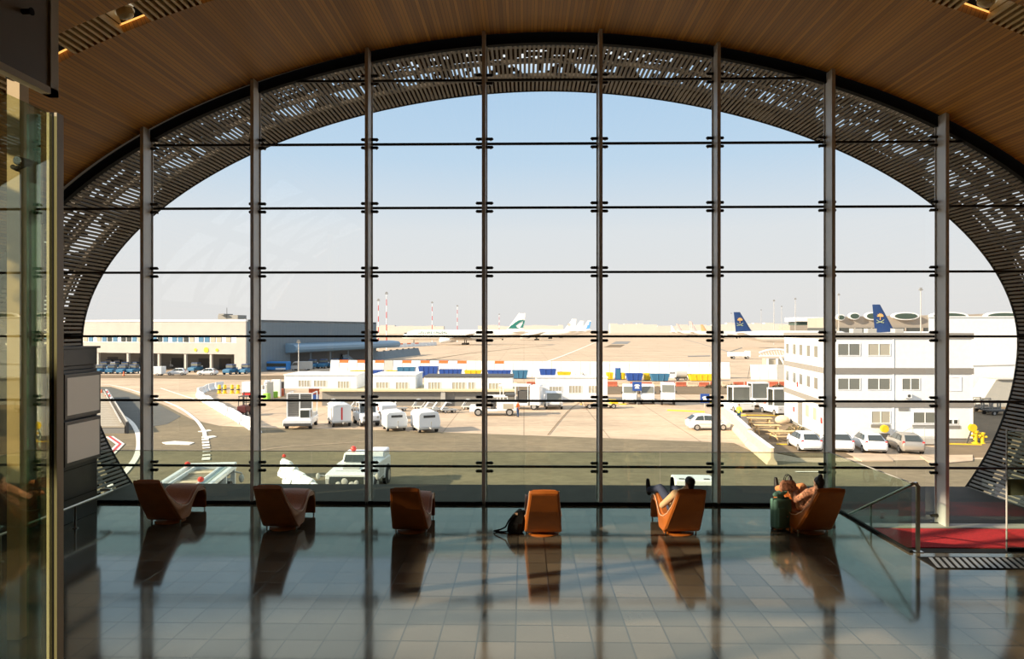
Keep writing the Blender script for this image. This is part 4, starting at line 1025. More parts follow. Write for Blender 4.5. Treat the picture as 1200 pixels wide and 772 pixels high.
# parked in a row in front of the office block, seen from behind; heading away and a little left
c0 = place(make_car('white hatchback parked first from the left, in front of the office block'), 952, 530, 86, 1.6); base_car = c0
place(dup(c0, label='white hatchback parked second from the left, its rear towards the window'), 991, 530.5, 82, 1.6)
place(dup(c0, label='white hatchback parked third from the left, beside the silver one'), 1030, 531.5, 81, 1.6)
cs = place(make_car('silver hatchback at the right end of the row of parked cars', M_silver), 1074, 532, 80, 1.6)
for o in C.objects:
    if o.name.startswith('car') and o.type == 'EMPTY': o['group'] = 'hatchbacks parked by the office block'
c5 = dup(c0, label='white hatchback standing alone side-on near the concrete barriers'); del c5['group']; place(c5, 829, 503, 2)
m = MB(); m.box((-.3, -.858, .62), (1.5, .012, .07)); m.build('side_lettering_band', c5, M_lgrey)
# cars by the hangar
for px, py, rz, lab in ((208, 439.5, 185, 'white car at the hangar bays, between the van and the small hatchback'), (243.5, 439.5, 178, 'small white car in front of the right-hand hangar bay')):
    place(dup(c0, label=lab, group='cars at the hangar'), px, py, rz)

def boxvan(name, label, cat, L, W, H, body=M_white, nose=.9, hood=.9, clear=.35, win=True, cargo=None):
    """one-box van or light truck, nose towards +x"""
    t = thing(name, label, cat)
    m = MB(); zb = clear
    prof = [(-L/2, zb), (L/2 - .1, zb), (L/2, zb + .25), (L/2, zb + hood * .55), (L/2 - nose * .35, zb + hood * .62 + .1), (L/2 - nose, H - .12), (L/2 - nose - .25, H), (-L/2 + .06, H), (-L/2, H - .08)]
    m.prism(prof, 'y', -W/2, W/2); m.build('van_body', t, body, bevel=.06)
    if win:
        a = Vector((L/2 - nose * .38, 0, zb + hood * .62 + .18)); b = Vector((L/2 - nose * .96, 0, H - .2))
        m = MB(); m.bar(a + Vector((.03, 0, 0)), b + Vector((.03, 0, 0)), W * .84, .04, up=(1, 0, .4)); m.build('windscreen', t, M_winl)
        for s_ in (-1, 1):
            m = MB(); m.prism([(L/2 - nose * .55, H * .58), (L/2 - nose - .1, H - .25), (L/2 - nose - .95, H - .25), (L/2 - nose - .95, H * .58)], 'y', s_ * W/2 - .012, s_ * W/2 + .012); m.build('cab_window', t, M_win)
            m = MB(); m.box((L/2 - nose * .4, s_ * (W/2 + .12), H * .62), (.1, .16, .28)); m.build('wing_mirror', t, M_dgrey, bevel=.02)
            m = MB(); m.box((L/2 + .0, s_ * W * .36, zb + .3), (.04, .22, .16)); m.build('headlight', t, M_lgrey, bevel=.01)
    for s_ in (-1, 1):
        for x in (-L * .31, L * .32): wheel(t, x, s_ * (W/2 - .12), min(.34, L * .1 + .05), .22, s_)
    m = MB(); m.box((L/2 + .02, 0, zb + .08), (.08, W * .96, .16)); m.build('front_bumper', t, M_dgrey, bevel=.02)
    return t
v = boxvan('van', 'white van side-on beside the left window column, near the hangar', 'van', 4.6, 1.8, 1.9); place(v, 179, 440, 180)
# three white vans parked nose-on behind the yard
v0 = boxvan('van', 'white van facing the window, first of three right of the cabins', 'van', 2.6, 1.75, 2.45, nose=.5, hood=1.5); place(v0, 739.5, 474, -98, 1.3)
g_ = 'three white vans parked side by side in the yard'
v0['group'] = g_
place(dup(v0, label='white van facing the window, middle one of the three', group=g_), 760.5, 474, -98, 1.3)
v3 = place(dup(v0, label='white van facing the window, third and tallest of the three', group=g_), 785, 475, -99, 1.3); v3.scale = (1, 1, 1.12)
# service vans near the man in the yellow vest
def cabtruck(name, label, cat, W=2.0, H=2.3, L=3.6):
    """small airport tractor truck: low nose, glazed cab frame open to see through"""
    t = thing(name, label, cat)
    m = MB(); m.bx(-L/2, L/2, -W/2, W/2, .35, 1.0); m.bx(L/2 - .9, L/2, -W/2, W/2, 1.0, 1.12); m.build('chassis', t, M_white, bevel=.06)
    m = MB()
    for x in (L/2 - 1.0, L/2 - 2.3):
        for s_ in (-1, 1): m.bx(x - .06, x + .06, s_ * (W/2 - .06) - .06, s_ * (W/2 - .06) + .06, 1.0, H)
    m.bx(L/2 - 2.4, L/2 - .9, -W/2, W/2, H - .04, H + .10)
    m.build('cab_frame', t, M_white, bevel=.02)
    m = MB(); m.bx(L/2 - .97, L/2 - .95, -W/2 + .12, W/2 - .12, 1.05, H - .06); m.build('windscreen', t, M_winl)
    m = MB(); m.bx(L/2 - 2.29, L/2 - 2.27, -W/2 + .12, W/2 - .12, 1.05, H - .06); m.build('rear_window', t, M_winl)
    m = MB(); m.bx(L/2 - 2.0, L/2 - 1.5, -.5, .5, .9, 1.5); m.build('driver_seat', t, M_dgrey, bevel=.05)
    for s_ in (-1, 1):
        for x in (-L * .32, L * .32): wheel(t, x, s_ * (W/2 - .1), .36, .24, s_)
        m = MB(); m.box((L/2, s_ * W * .36, .8), (.04, .2, .14)); m.build('headlight', t, M_lgrey)
    return t
k0 = cabtruck('service_truck', 'white cab-framed truck just behind the person in the yellow vest', 'truck', 2.2, 2.9, 4.2); place(k0, 870, 484, -80, 2)
place(dup(k0, label='white cab-framed truck with an orange cone beside its front'), 893, 478, -84, 2)
place(dup(k0, label='white cab-framed truck half hidden behind the corner of the office block'), 919, 488, -82, 2)
# blue square signs with a white symbol
def sign(px, py, pyb, w, label, cat='sign'):
    g = G(px, pyb); d = g.y; h = ZZ(py, d) - ZG; t = thing('blue_sign', label, cat, (g.x, d, ZG))
    m = MB(); m.cyl((0, .05, 0), (0, .05, h), .05, n=8); m.build('post', t, M_lgrey)
    m = MB(); m.bx(-w/2, w/2, -.04, .04, h - w, h); b = m.build('sign_board', t, M_blue)
    s = w / 2; m = MB(); c = h - w / 2
    m.prism([(-.30*s, c - .05*s), (-.52*s, c - .5*s), (.52*s, c - .5*s), (.30*s, c - .05*s), (.18*s, c + .12*s), (-.18*s, c + .12*s)], 'y', -.055, -.04)
    m.prism([(.62*s*math.cos(a), c + .12*s + .34*s*math.sin(a)) for a in [PI * i / 10 for i in range(11)]] + [(-.62*s, c + .02*s), (-.34*s, c + .02*s), (-.28*s, c + .16*s), (.28*s, c + .16*s), (.34*s, c + .02*s), (.62*s, c + .02*s)], 'y', -.055, -.04)
    m.build('white_symbol', b, M_whitem); return t
sign(746.5, 447, 474, 1.15, 'blue square sign with a white telephone symbol above the first van')
sign(826, 461, 478, 1.1, 'blue square sign with a white symbol left of the sixth window column')
sign(909, 464, 480, .9, 'small blue sign between the cab-framed trucks near the office block')

# ---- high-sided catering type truck, seen from the front left
t = thing('loader_truck', 'white truck with tall grey louvred screens and a square cab at lower right', 'truck'); place(t, 345.5, 503.5, -84, 2.0); t.scale = (.62, .92, .84)
m = MB(); m.bx(-3.0, 3.0, -1.35, 1.35, .5, 1.2); m.bx(2.4, 3.2, -1.45, 1.45, .45, 1.05); m.build('chassis', t, M_white, bevel=.06)
m = MB(); m.bx(3.15, 3.25, -1.4, 1.4, .4, .72); m.build('bumper', t, M_dgrey, bevel=.03)
m = MB(); m.bx(1.6, 2.9, .15, 1.3, 1.1, 2.3); cb = m.build('cab', t, M_white, bevel=.07)
m = MB(); m.bx(2.89, 2.93, .28, 1.18, 1.35, 2.15); m.build('windscreen', cb, M_win)
m = MB(); m.bx(1.8, 2.7, 1.29, 1.32, 1.35, 2.15); m.build('cab_window', cb, M_win)
m = MB()
for y in (-1.3, -.02, 1.26): m.bx(1.2, 1.3, y - .06, y + .06, 1.2, 3.95)
for z in (1.25, 3.3, 3.95): m.bx(1.2, 1.3, -1.3, 1.3, z - .06, z + .06)
for y in (-1.3, 1.26): m.bx(-2.6, -2.5, y - .06, y + .06, 1.2, 3.95); m.bx(-2.6, 1.25, y - .05, y + .05, 3.9, 4.0)
m.build('screen_frame', t, M_white)
for y0, y1 in ((-1.24, -.08), (.04, 1.2)):
    m = MB(); m.mat(M_dgrey); m.bx(1.22, 1.25, y0, y1, 1.3, 3.9); m.mat(M_grey); z = 1.4
    while z < 3.85: m.bx(1.25, 1.31, y0, y1, z, z + .07); z += .19
    m.build('louvred_screen', t)
m = MB(); m.bx(-2.5, 1.2, -1.2, 1.2, 1.2, 1.6); m.build('load_bed', t, M_lgrey)
for s_ in (-1, 1):
    for x in (-2.0, 2.1): wheel(t, x, s_ * 1.2, .42, .3, s_)
# ---- enclosed baggage trailer
t = thing('box_trailer', 'white enclosed baggage trailer standing right of the louvred truck', 'trailer'); place(t, 392, 501, -66, 1.8)
m = MB(); m.bx(-1.9, 1.5, -.9, .9, .55, 2.0); m.prism([(-1.0, 2.0), (-.5, 2.2), (.5, 2.2), (1.0, 2.0)], 'x', -1.9, 1.5); m.build('box_body', t, M_white, bevel=.05)
m = MB(); m.bx(-1.95, 1.6, -.95, .95, .42, .56); m.build('chassis', t, M_lgrey)
for x in (-.8, .35): m = MB(); m.bx(x, x + .05, .9, .93, .6, 1.95); m.build('side_strap', t, M_dgrey)
m = MB(); m.bx(1.5, 1.54, -.08, .06, .7, 1.9); m.build('front_stripe', t, M_red)
m = MB(); m.tube([(1.5, 0, .5), (2.4, 0, .42), (2.6, 0, .6)], .05, 8); m.build('tow_bar', t, M_lgrey)
for s_ in (-1, 1):
    for x in (-1.4, 1.1): wheel(t, x, s_ * .78, .27, .18, s_)
# ---- small baggage tug
def make_tug(name, label, cat):
    t = thing(name, label, cat)
    m = MB(); m.prism([(-1.5, .35), (1.6, .35), (1.7, .55), (1.68, .95), (1.2, 1.08), (.55, 1.12), (-1.45, 1.05), (-1.5, .95)], 'y', -.85, .85); m.build('tug_body', t, M_white, bevel=.08)
    m = MB()
    for x in (.5, -.5):
        for s_ in (-.74, .74): m.bar((x + (.12 if x > 0 else 0), s_, 1.05), (x, s_, 1.95), .09, .09)
    m.bx(-.62, .62, -.82, .82, 1.93, 2.05); m.build('cab_frame', t, M_white, bevel=.03)
    m = MB(); m.bar((.64, 0, 1.1), (.54, 0, 1.9), 1.4, .03, up=(1, 0, 0)); m.build('windscreen', t, M_win)
    m = MB(); m.bx(-.35, .1, -.6, .6, 1.0, 1.45); m.build('driver_seat', t, M_dgrey, bevel=.05)
    for s_ in (-1, 1):
        m = MB(); m.cyl((1.68, s_ * .6, .8), (1.72, s_ * .6, .8), .11, n=12); m.build('headlight', t, M_lgrey)
        for x in (-1.0, 1.05): wheel(t, x, s_ * .74, .34, .24, s_)
    m = MB(); m.bx(1.68, 1.76, -.75, .75, .36, .5); m.build('front_bumper', t, M_dgrey, bevel=.02)
    return t
tg = make_tug('baggage_tug', 'white baggage tug with an open cab between the trailer and the power units', 'tug'); place(tg, 425, 499.5, -62, 1.4); tg.scale = (1.15, 1.1, 1.15)
m = MB(); m.mat(M_white); m.prism([(-1.3, .5), (1.1, .5), (1.1, 1.5), (.7, 1.7), (-1.0, 1.7), (-1.3, 1.45)], 'y', -.85, .85); t = thing('power_unit', 'white ground power unit with big wheels just behind the baggage tug', 'power unit'); m.build('housing', t, bevel=.08)
m = MB(); m.bx(-.1, .25, -.87, -.85, .9, 1.35); m.build('red_mark', t, M_red)
for s_ in (-1, 1):
    for x in (-.75, .6): wheel(t, x, s_ * .8, .45, .22, s_)
place(t, 446, 494, -58, 2.5)
def make_gpu(label):
    t = thing('power_unit', label, 'power unit')
    m = MB(); m.prism([(-.95, .45), (.95, .42), (1.0, .9), (.82, 1.62), (.45, 1.78), (-.75, 1.72), (-.95, 1.5)], 'x', -1.25, 1.2); m.M = None; m.v = [Vector((-v.x, v.y, v.z)) for v in m.v]; m.build('housing', t, M_white, bevel=.09)
    m = MB(); m.bx(-1.3, 1.3, -.9, .9, .3, .46); m.build('chassis', t, M_lgrey, bevel=.03)
    m = MB(); m.bx(1.24, 1.27, -.5, .5, 1.25, 1.45); m.build('louvre', t, M_dgrey)
    m = MB(); m.bx(-.7, .7, .86, .95, .75, 1.4); m.build('side_hatch', t, M_dgrey, bevel=.03)
    m = MB(); m.tube([(1.25, 0, .45), (1.75, 0, .4), (1.8, 0, 1.0)], .05, 8); m.build('tow_bar', t, M_lgrey)
    for s_ in (-1, 1):
        for x in (-.8, .8): wheel(t, x, s_ * .74, .27, .18, s_)
    return t
gp = place(make_gpu('white wedge-shaped power unit with a raised tow bar, nearer the tug'), 459, 505.5, -68, 1.2); gp.scale = (1.05, 1.05, 1.05)
g2 = place(dup(gp, label='white wedge-shaped power unit, right one of the pair, casting a long shadow'), 496, 507, -66, 1.2); g2.scale = (1.15, 1.1, 1.12)
# ---- pickup service truck with open side
t = thing('pickup_truck', 'white open-sided pickup being attended by the man in the orange vest', 'truck'); place(t, 579, 487.5, 180, .9)
m = MB(); m.bx(-2.7, -.3, -.95, .95, .55, 1.5); m.bx(-.4, 1.2, -.95, .95, .5, .75); m.bx(1.2, 2.7, -.95, .95, .45, 1.12); m.prism([(1.2, 1.1), (1.9, 1.1), (1.3, 1.2)], 'y', -.9, .9); m.build('truck_body', t, M_white, bevel=.07)
m = MB(); m.bx(-1.5, 1.3, -.95, .95, 2.05, 2.18)
for x in (-1.45, -.35, 1.2):
    for s_ in (-.88, .88): m.bar((x + (.15 if x > 1 else 0), s_, 1.1), (x, s_, 2.1), .08, .08)
m.build('cab_frame', t, M_white, bevel=.03)
m = MB(); m.bar((1.42, 0, 1.15), (1.26, 0, 2.02), 1.7, .03, up=(1, 0, 0)); m.build('windscreen', t, M_win)
m = MB(); m.bx(-.1, .4, -.8, .8, .75, 1.45); m.build('seat_bench', t, M_dgrey, bevel=.06)
m = MB(); m.bx(-2.1, -1.0, .94, .97, .8, 1.35); m.build('side_locker', t, M_curt)
m = MB(); m.bx(-2.3, -1.2, -.8, .8, 2.1, 2.4); m.build('roof_load', t, M_dgrey, bevel=.08)
for s_ in (-1, 1):
    for x in (-1.7, 1.75): wheel(t, x, s_ * .82, .42, .26, s_)
# ---- covered cart behind it
t = thing('canopy_cart', 'white canopied cart with dark open sides behind the pickup truck', 'cart'); place(t, 600, 479, 170, .2)
m = MB(); m.bx(-2.2, 1.4, -1, 1, 2.75, 2.95); m.bx(-2.1, 1.3, -1, 1, .5, .8)
for x in (-2.1, -.6, 1.25):
    for y in (-.95, .95): m.bx(x - .05, x + .05, y - .05, y + .05, .8, 2.8)
m.build('cart_frame', t, M_white, bevel=.03)
m = MB(); m.bx(-2.0, -.8, -.8, .8, .8, 2.2); m.build('dark_load', t, M_dgrey, bevel=.08)
m = MB(); m.bx(-3.6, -2.3, -1, 1, .5, 2.9); m.build('van_nose', t, M_white, bevel=.15)
for s_ in (-1, 1):
    for x in (-2.8, .6): wheel(t, x, s_ * .85, .4, .24, s_)
t = thing('belt_loader', 'small white vehicle seen nose-on in front of the right office cabin', 'vehicle'); place(t, 649, 480, -88, 1.8)
m = MB(); m.prism([(-1.9, .4), (1.9, .4), (1.95, .9), (1.6, 1.05), (1.3, 2.0), (.2, 2.1), (0, 1.2), (-1.9, 1.5)], 'y', -1.0, 1.0); m.build('vehicle_body', t, M_white, bevel=.08)
m = MB(); m.bar((1.66, 0, 1.12), (1.37, 0, 1.92), 1.7, .04, up=(1, 0, .3)); m.build('windscreen', t, M_winl)
m = MB(); m.bx(1.93, 1.98, -.8, .8, .45, .6); m.build('front_bumper', t, M_dgrey)
for s_ in (-1, 1):
    m = MB(); m.cyl((1.94, s_ * .7, .78), (1.98, s_ * .7, .78), .12, n=12); m.build('headlight', t, M_lgrey)
    for x in (-1.2, 1.2): wheel(t, x, s_ * .9, .38, .24, s_)
t = thing('tow_dolly', 'pale yellow tow dolly lying low at the foot of the fifth window column', 'dolly'); place(t, 705, 478, 4, 0)
m = MB(); m.bx(-2.3, 2.0, -.8, .8, .35, .55); m.bx(-2.4, -1.2, -.9, .9, .55, .9); m.build('deck', t, M_cream, bevel=.05)
m = MB(); m.bx(1.0, 1.9, -.7, .7, .5, 1.0); m.build('yellow_box', t, M_yellow, bevel=.05)
for s_ in (-1, 1):
    for x in (-1.6, 1.3): wheel(t, x, s_ * .75, .3, .2, s_)

# ---- aircraft pushback tractor, near
t = thing('pushback_tractor', 'white low pushback tractor with a red beacon on its cab', 'tractor', (-9.68, 40.2, ZG), math.radians(-91))
m = MB(); m.prism([(-2.85, .45), (-1.2, .45), (-1.0, .7), (2.85, .62), (2.9, 1.55), (.4, 1.72), (-.2, 1.72), (-2.8, 1.62), (-2.9, 1.5)], 'y', -1.2, 1.2); m.build('tractor_body', t, M_white, bevel=.06)
m = MB(); m.bx(2.86, 2.93, -.95, .95, .55, 1.42); ng = m.build('front_glass', t, M_win)
m = MB()
for y, z, s in ((-.45, 1.0, .16), (-.1, 1.15, .2), (.3, .95, .22), (.55, 1.1, .14)): m.ball((2.93, y, z), (.05, s, s), 10, 6)
m.build('equipment_knob', ng, M_lgrey)
m = MB(); m.bx(2.2, 2.28, -.8, .8, 1.585, 1.61); m.bx(.9, 1.9, -.5, .45, 1.62, 1.69); m.build('bonnet_grille', t, M_lgrey)
m = MB(); m.prism([(-1.0, 1.6), (.55, 1.6), (.1, 2.2), (-.95, 2.25)], 'y', -.95, .45); cab = m.build('cab', t, M_white, bevel=.06); 
m = MB(); m.bar((.50, -.25, 1.78), (.18, -.25, 2.12), 1.15, .03, up=(1, 0, 0)); m.build('windscreen', cab, M_win)
m = MB(); m.cyl((-.4, -.5, 2.2), (-.4, -.5, 2.32), .12, n=14); m.ball((-.4, -.5, 2.38), .17, 14, 8); m.build('red_beacon', t, M_redlamp, smooth=True)
m = MB(); m.bx(-2.8, -1.3, .1, 1.15, 1.6, 2.1); m.build('rear_housing', t, M_white, bevel=.08)
for s_ in (-1, 1):
    for x in (-2.0, 1.1):
        m = MB(); m.cyl((x, s_ * 1.19, .52), (x, s_ * 1.23, .52), .66, n=24); m.build('wheel_arch', t, M_dgrey)
        wheel(t, x, s_ * 1.13, .52, .32, s_)
    m = MB(); m.box((2.92, s_ * 1.07, 1.0), (.05, .18, .6)); m.build('light_cluster', t, M_lgrey)
    m = MB(); m.tube([(2.6, s_ * 1.2, 1.4), (2.7, s_ * 1.6, 1.45)], .03, 6); m.ball((2.7, s_ * 1.65, 1.4), (.06, .12, .18), 10, 6); m.build('wing_mirror', t, M_lgrey)
    m = MB(); m.bx(-.9, .2, s_ * 1.2 - .02, s_ * 1.2 + .02, .8, 1.4); m.build('side_hatch', t, M_lgrey, bevel=.01)
# ---- container loader, near left
t = thing('container_loader', 'white flat container loader with long side rails outside the left window bay', 'loader', (-17.3, 35.2, ZG), math.radians(-80))
M_roller = mk('roller_grey', (.30, .27, .21), .5)
m = MB()
for y, w in ((-1.25, .12), (1.25, .12), (-.8, .06), (.62, .06)): m.bx(-3.6, 3.8, y - w, y + w, 1.5, 1.75)
m.bx(-3.85, -3.5, -1.37, 1.37, 1.45, 1.85); m.build('platform_frame', t, M_white, bevel=.03)
m = MB(); m.bx(-3.5, 3.7, -1.2, 1.2, 1.3, 1.4); m.build('deck', t, M_dgrey)
m = MB(); x = -3.2
while x < 3.6: m.cyl((x, -.72, 1.52), (x, .55, 1.52), .07, n=8); x += .36
m.build('rollers', t, M_roller)
for x in (-2.6, -.2, 1.9): m = MB(); m.bx(x, x + .55, -.74, .56, 1.5, 1.62); m.build('cross_plate', t, M_cream)
m = MB(); m.bx(-3.4, 3.6, .70, .92, 1.5, 1.66); m.build('walkway', t, mk('pale_blue_metal', (.35, .45, .46), .5))
m = MB(); m.bx(-3.5, 3.7, -1.15, 1.15, .5, 1.0); m.build('lower_chassis', t, M_lgrey, bevel=.05)
for x in (-3.55, -1.6):
    m = MB(); m.bx(x - .1, x + .1, 1.12, 1.36, .3, 1.55); m.build('corner_leg', t, M_white)
for x, y in ((-3.3, -1.15), (1.0, .75)): m = MB(); m.ball((x, y, 1.9), (.16, .16, .14), 12, 8); m.build('red_lamp', t, M_redlamp)
for s_ in (-1, 1):
    for x in (-2.6, 2.2): wheel(t, x, s_ * 1.2, .5, .3, s_)
m = MB(); m.tube([(-3.3, 1.3, 1.4), (-3.3, 1.75, 1.3), (-3.3, 1.75, 1.0)], .05, 6); m.ball((-3.3, 1.75, 1.0), (.12, .15, .25), 10, 6); m.build('outrigger_mirror', t, M_lgrey)
# ---- vehicle roof behind the fifth column
t = thing('flat_tug', 'low white flat tug right behind the reclining man\'s chair', 'tug'); place(t, 815, 590, 178, 1.0)
m = MB(); m.bx(-1.25, 1.0, -.75, .75, .4, 1.22); m.build('tug_body', t, M_white, bevel=.08)
for x in (-.9, .45): m = MB(); m.bx(x, x + .3, .4, .6, 1.22, 1.25); m.build('roof_slot', t, M_dgrey)
for s_ in (-1, 1):
    for x in (-.85, .7): wheel(t, x, s_ * .68, .3, .2, s_)
# ---- forklift
t = thing('forklift', 'dark red forklift with a raised black mast behind the curved barrier', 'forklift'); place(t, 285, 487, 90, .4)
m = MB(); m.bx(-.9, .7, -.5, .5, .35, 1.1); m.build('counterweight', t, mk('forklift_maroon', (.10, .015, .015), .5), bevel=.08)
m = MB()
for s_ in (-.42, .42): m.bx(.75, .87, s_ - .05, s_ + .05, .1, 2.5); m.bar((-.7, s_, 1.1), (-.5, s_, 2.1), .07, .07); m.bar((.6, s_, 1.0), (.5, s_, 2.1), .07, .07)
m.bx(-.6, .6, -.48, .48, 2.08, 2.16)
for z in (.4, 1.3, 2.4): m.bx(.76, .86, -.42, .42, z, z + .08)
m.build('mast_and_guard', t, M_dgrey)
for s_ in (-.25, .25): m = MB(); m.bx(.9, 1.9, s_ - .05, s_ + .05, .12, .17); m.build('fork', t, M_dgrey)
for s_ in (-1, 1):
    for x in (-.6, .5): wheel(t, x, s_ * .48, .28, .18, s_)
# ---- blue bus and tractors at the hangar
def make_bus(label):
    t = thing('airport_bus', label, 'bus')
    m = MB(); m.bx(-5.5, 5.5, -1.25, 1.25, .35, 2.9); m.build('bus_body', t, M_sky, bevel=.15)
    m = MB(); m.bx(-5.0, 4.6, -1.27, 1.27, 1.35, 2.4); m.build('window_band', t, M_win)
    m = MB(); m.bx(5.46, 5.52, -1.1, 1.1, 1.1, 2.5); m.build('windscreen', t, M_win)
    m = MB(); m.bx(-4.8, -1, -1.28, 1.28, .5, 1.0); m.build('white_skirt', t, M_white)
    for s_ in (-1, 1):
        for x in (-3.2, 3.6): wheel(t, x, s_ * 1.12, .48, .28, s_)
    return t
b = place(make_bus('bright blue airport bus parked under the hangar flank canopy'), 322, 434.5, 176, 0); b.scale = (.62, .8, .75)
t = boxvan('van', 'grey-white van parked behind the blue bus near the light pole', 'van', 4.8, 1.9, 2.1, body=M_lgrey); place(t, 353, 434, 180)
def make_tractor():
    t = thing('baggage_tractor', 'blue baggage tractor parked in the pack outside the hangar bays', 'tractor', group='blue tractors by the hangar')
    m = MB(); m.prism([(-1.4, .35), (1.5, .35), (1.5, .95), (.4, 1.1), (-1.4, 1.1)], 'y', -.75, .75); m.build('tractor_body', t, M_teal, bevel=.06)
    m = MB(); m.bx(-.9, .4, -.7, .7, 1.1, 1.95); cb = m.build('cab', t, M_navy, bevel=.08)
    m = MB(); m.bx(-.8, .42, -.71, .71, 1.3, 1.75); m.build('cab_glass', cb, M_winl)
    m = MB(); m.bx(-1.4, -.9, -.7, .7, 1.1, 1.3); m.build('rear_deck', t, M_whitem)
    for s_ in (-1, 1):
        for x in (-.9, .95): wheel(t, x, s_ * .68, .32, .22, s_)
    return t
random.seed(21); tr0 = make_tractor(); first = True
for row, (yb, xs) in enumerate(((437.8, range(118, 170, 13)), (433.8, range(122, 172, 12)), (430.5, range(128, 174, 11)))):
    for x in xs:
        o = tr0 if first else dup(tr0); first = False; place(o, x + random.uniform(-.8, .8), yb + random.uniform(-.2, .2), random.uniform(-102, -78))
for px, py, l in ((229, 436, 'blue baggage tractor alone in the bay behind the small white car'), (270, 438.5, 'blue baggage tractor by the right corner pier of the hangar'), (288, 438, 'blue baggage tractor outermost by the hangar corner beside the round white tanks')):
    o = dup(tr0, label=l); del o['group']; place(o, px, py, -100); o.scale = (1.1,) * 3
for k, px in enumerate((366, 379, 392, 405)):
    o = dup(tr0, label='blue baggage tractor in the row under the far end of the hangar canopy', group='blue tractors under the canopy'); place(o, px, 432 - .6 * k, -95); o.scale = (1.15,) * 3
t = thing('tank_trailer', 'trailer with round white tanks at the corner of the hangar', 'trailer'); place(t, 279, 437, 90, 3.5)
m = MB(); m.bx(-1, 1, -1.4, 1.4, .5, .7); m.build('chassis', t, M_lgrey)
for y, z, r in ((-.6, 1.4, .7), (.7, 1.4, .7), (.0, 2.7, .65)): m = MB(); m.cyl((-1, y, z), (1, y, z), r, n=20); m.build('tank', t, M_white, bevel=.08)
for s_ in (-1, 1): wheel(t, 0, s_ * 1.2, .4, .25, s_)
for px, rz in ((200, -80), (212, -70)):
    t = boxvan('minibus', 'white minibus parked inside the %s hangar bay, facing out' % ('shadowed middle' if px == 200 else 'middle'), 'minibus', 4.8, 1.9, 2.2, nose=.6); place(t, px, 432, rz, 3)
    t['label'] = 'white minibus in the hangar bay, %s of the two side by side' % ('left one' if px == 200 else 'right one')
# ================================================================== barriers, containers, clutter, masts
def jersey(px0, py0, px1, py1, mat, label, group, h=.85, w=.5, name='barrier_block'):
    a, b = G(px0, py0), G(px1, py1); d = b - a; L = d.length
    t = thing(name, label, 'barrier', tuple(a), math.atan2(d.y, d.x), group)
    m = MB(); m.prism([(-w/2, 0), (w/2, 0), (w/2, .15), (w*.2, h*.4), (w*.16, h), (-w*.16, h), (-w*.2, h*.4), (-w/2, .15)], 'x', .03, L - .03); m.build('block', t, mat, bevel=.03)
    return t
def run(pts, n, mat, label, group, **k):
    P2 = []; cum = [0]
    for i in range(len(pts) - 1): cum.append(cum[-1] + (G(*pts[i + 1]) - G(*pts[i])).length)
    def at(s):
        for i in range(len(pts) - 1):
            if s <= cum[i + 1] + 1e-6:
                t = (s - cum[i]) / (cum[i + 1] - cum[i]); a, b = G(*pts[i]), G(*pts[i + 1]); p = a.lerp(b, t); q = 386 - F * (ZG - EYE) / p.y
                return p
    for i in range(n):
        a, b = at(cum[-1] * i / n), at(cum[-1] * (i + 1) / n); d = b - a; L = d.length
        mt = mat[i % len(mat)] if isinstance(mat, (list, tuple)) else mat
        h = k.get('h', .85) * random.uniform(.92, 1.1); w = k.get('w', .5); a = a + (b - a) * .04; L *= .92
        t = thing('barrier_block', label, 'barrier', tuple(a), math.atan2(d.y, d.x) + random.uniform(-.05, .05), group)
        m = MB(); m.prism([(-w/2, 0), (w/2, 0), (w/2, .15), (w*.2, h*.4), (w*.16, h), (-w*.16, h), (-w*.2, h*.4), (-w/2, .15)], 'x', .03, L - .03); m.build('block', t, mt, bevel=.03)
        m = MB(); m.bx(L * .3, L * .3 + .2, -w/2 - .005, w/2 + .005, .02, .1); m.bx(L * .65, L * .65 + .2, -w/2 - .005, w/2 + .005, .02, .1); m.build('fork_pocket', t, M_dgrey)
run([(262, 454.5), (245, 457), (231, 463.5), (235, 468), (250, 477), (264, 485), (282, 495), (303, 508)], 22, M_whitem, 'white block in the curved barrier line left of the forklift', 'curved line of white barrier blocks', h=1.0, w=.6)
run([(603, 453), (640, 453), (926, 453)], 24, [M_cream, M_brick, M_brick], 'cream or red block in the low barrier line behind the vans', 'low red and cream barrier line', h=.8)
# big inclined concrete barrier walls near the lone hatchback
def wallseg(p0, p1, label, h=1.25, mat=M_cream):
    a, b = G(*p0), G(*p1); d = b - a; L = d.length; t = thing('concrete_barrier', label, 'barrier', tuple(a), math.atan2(d.y, d.x), 'tall concrete barriers by the picnic tables')
    m = MB(); m.prism([(-.38, 0), (.38, 0), (.34, .2), (.14, .5), (.11, h), (-.11, h), (-.14, .5), (-.34, .2)], 'x', 0, L); m.build('wall_body', t, mat, bevel=.04)
    m = MB(); m.bx(0, L, -.14, .14, h, h + .05); m.build('pale_cap', t, M_whitem); return t
wallseg((845, 489), (862, 503), 'tall concrete barrier farthest from the window, beside the lone hatchback', 1.4)
wallseg((862, 504), (878, 521), 'tall concrete barrier in the middle of the slanting line', 1.35)
wallseg((878, 522), (905, 545), 'tall concrete barrier nearest the window, at the end of the slanting line', 1.2)
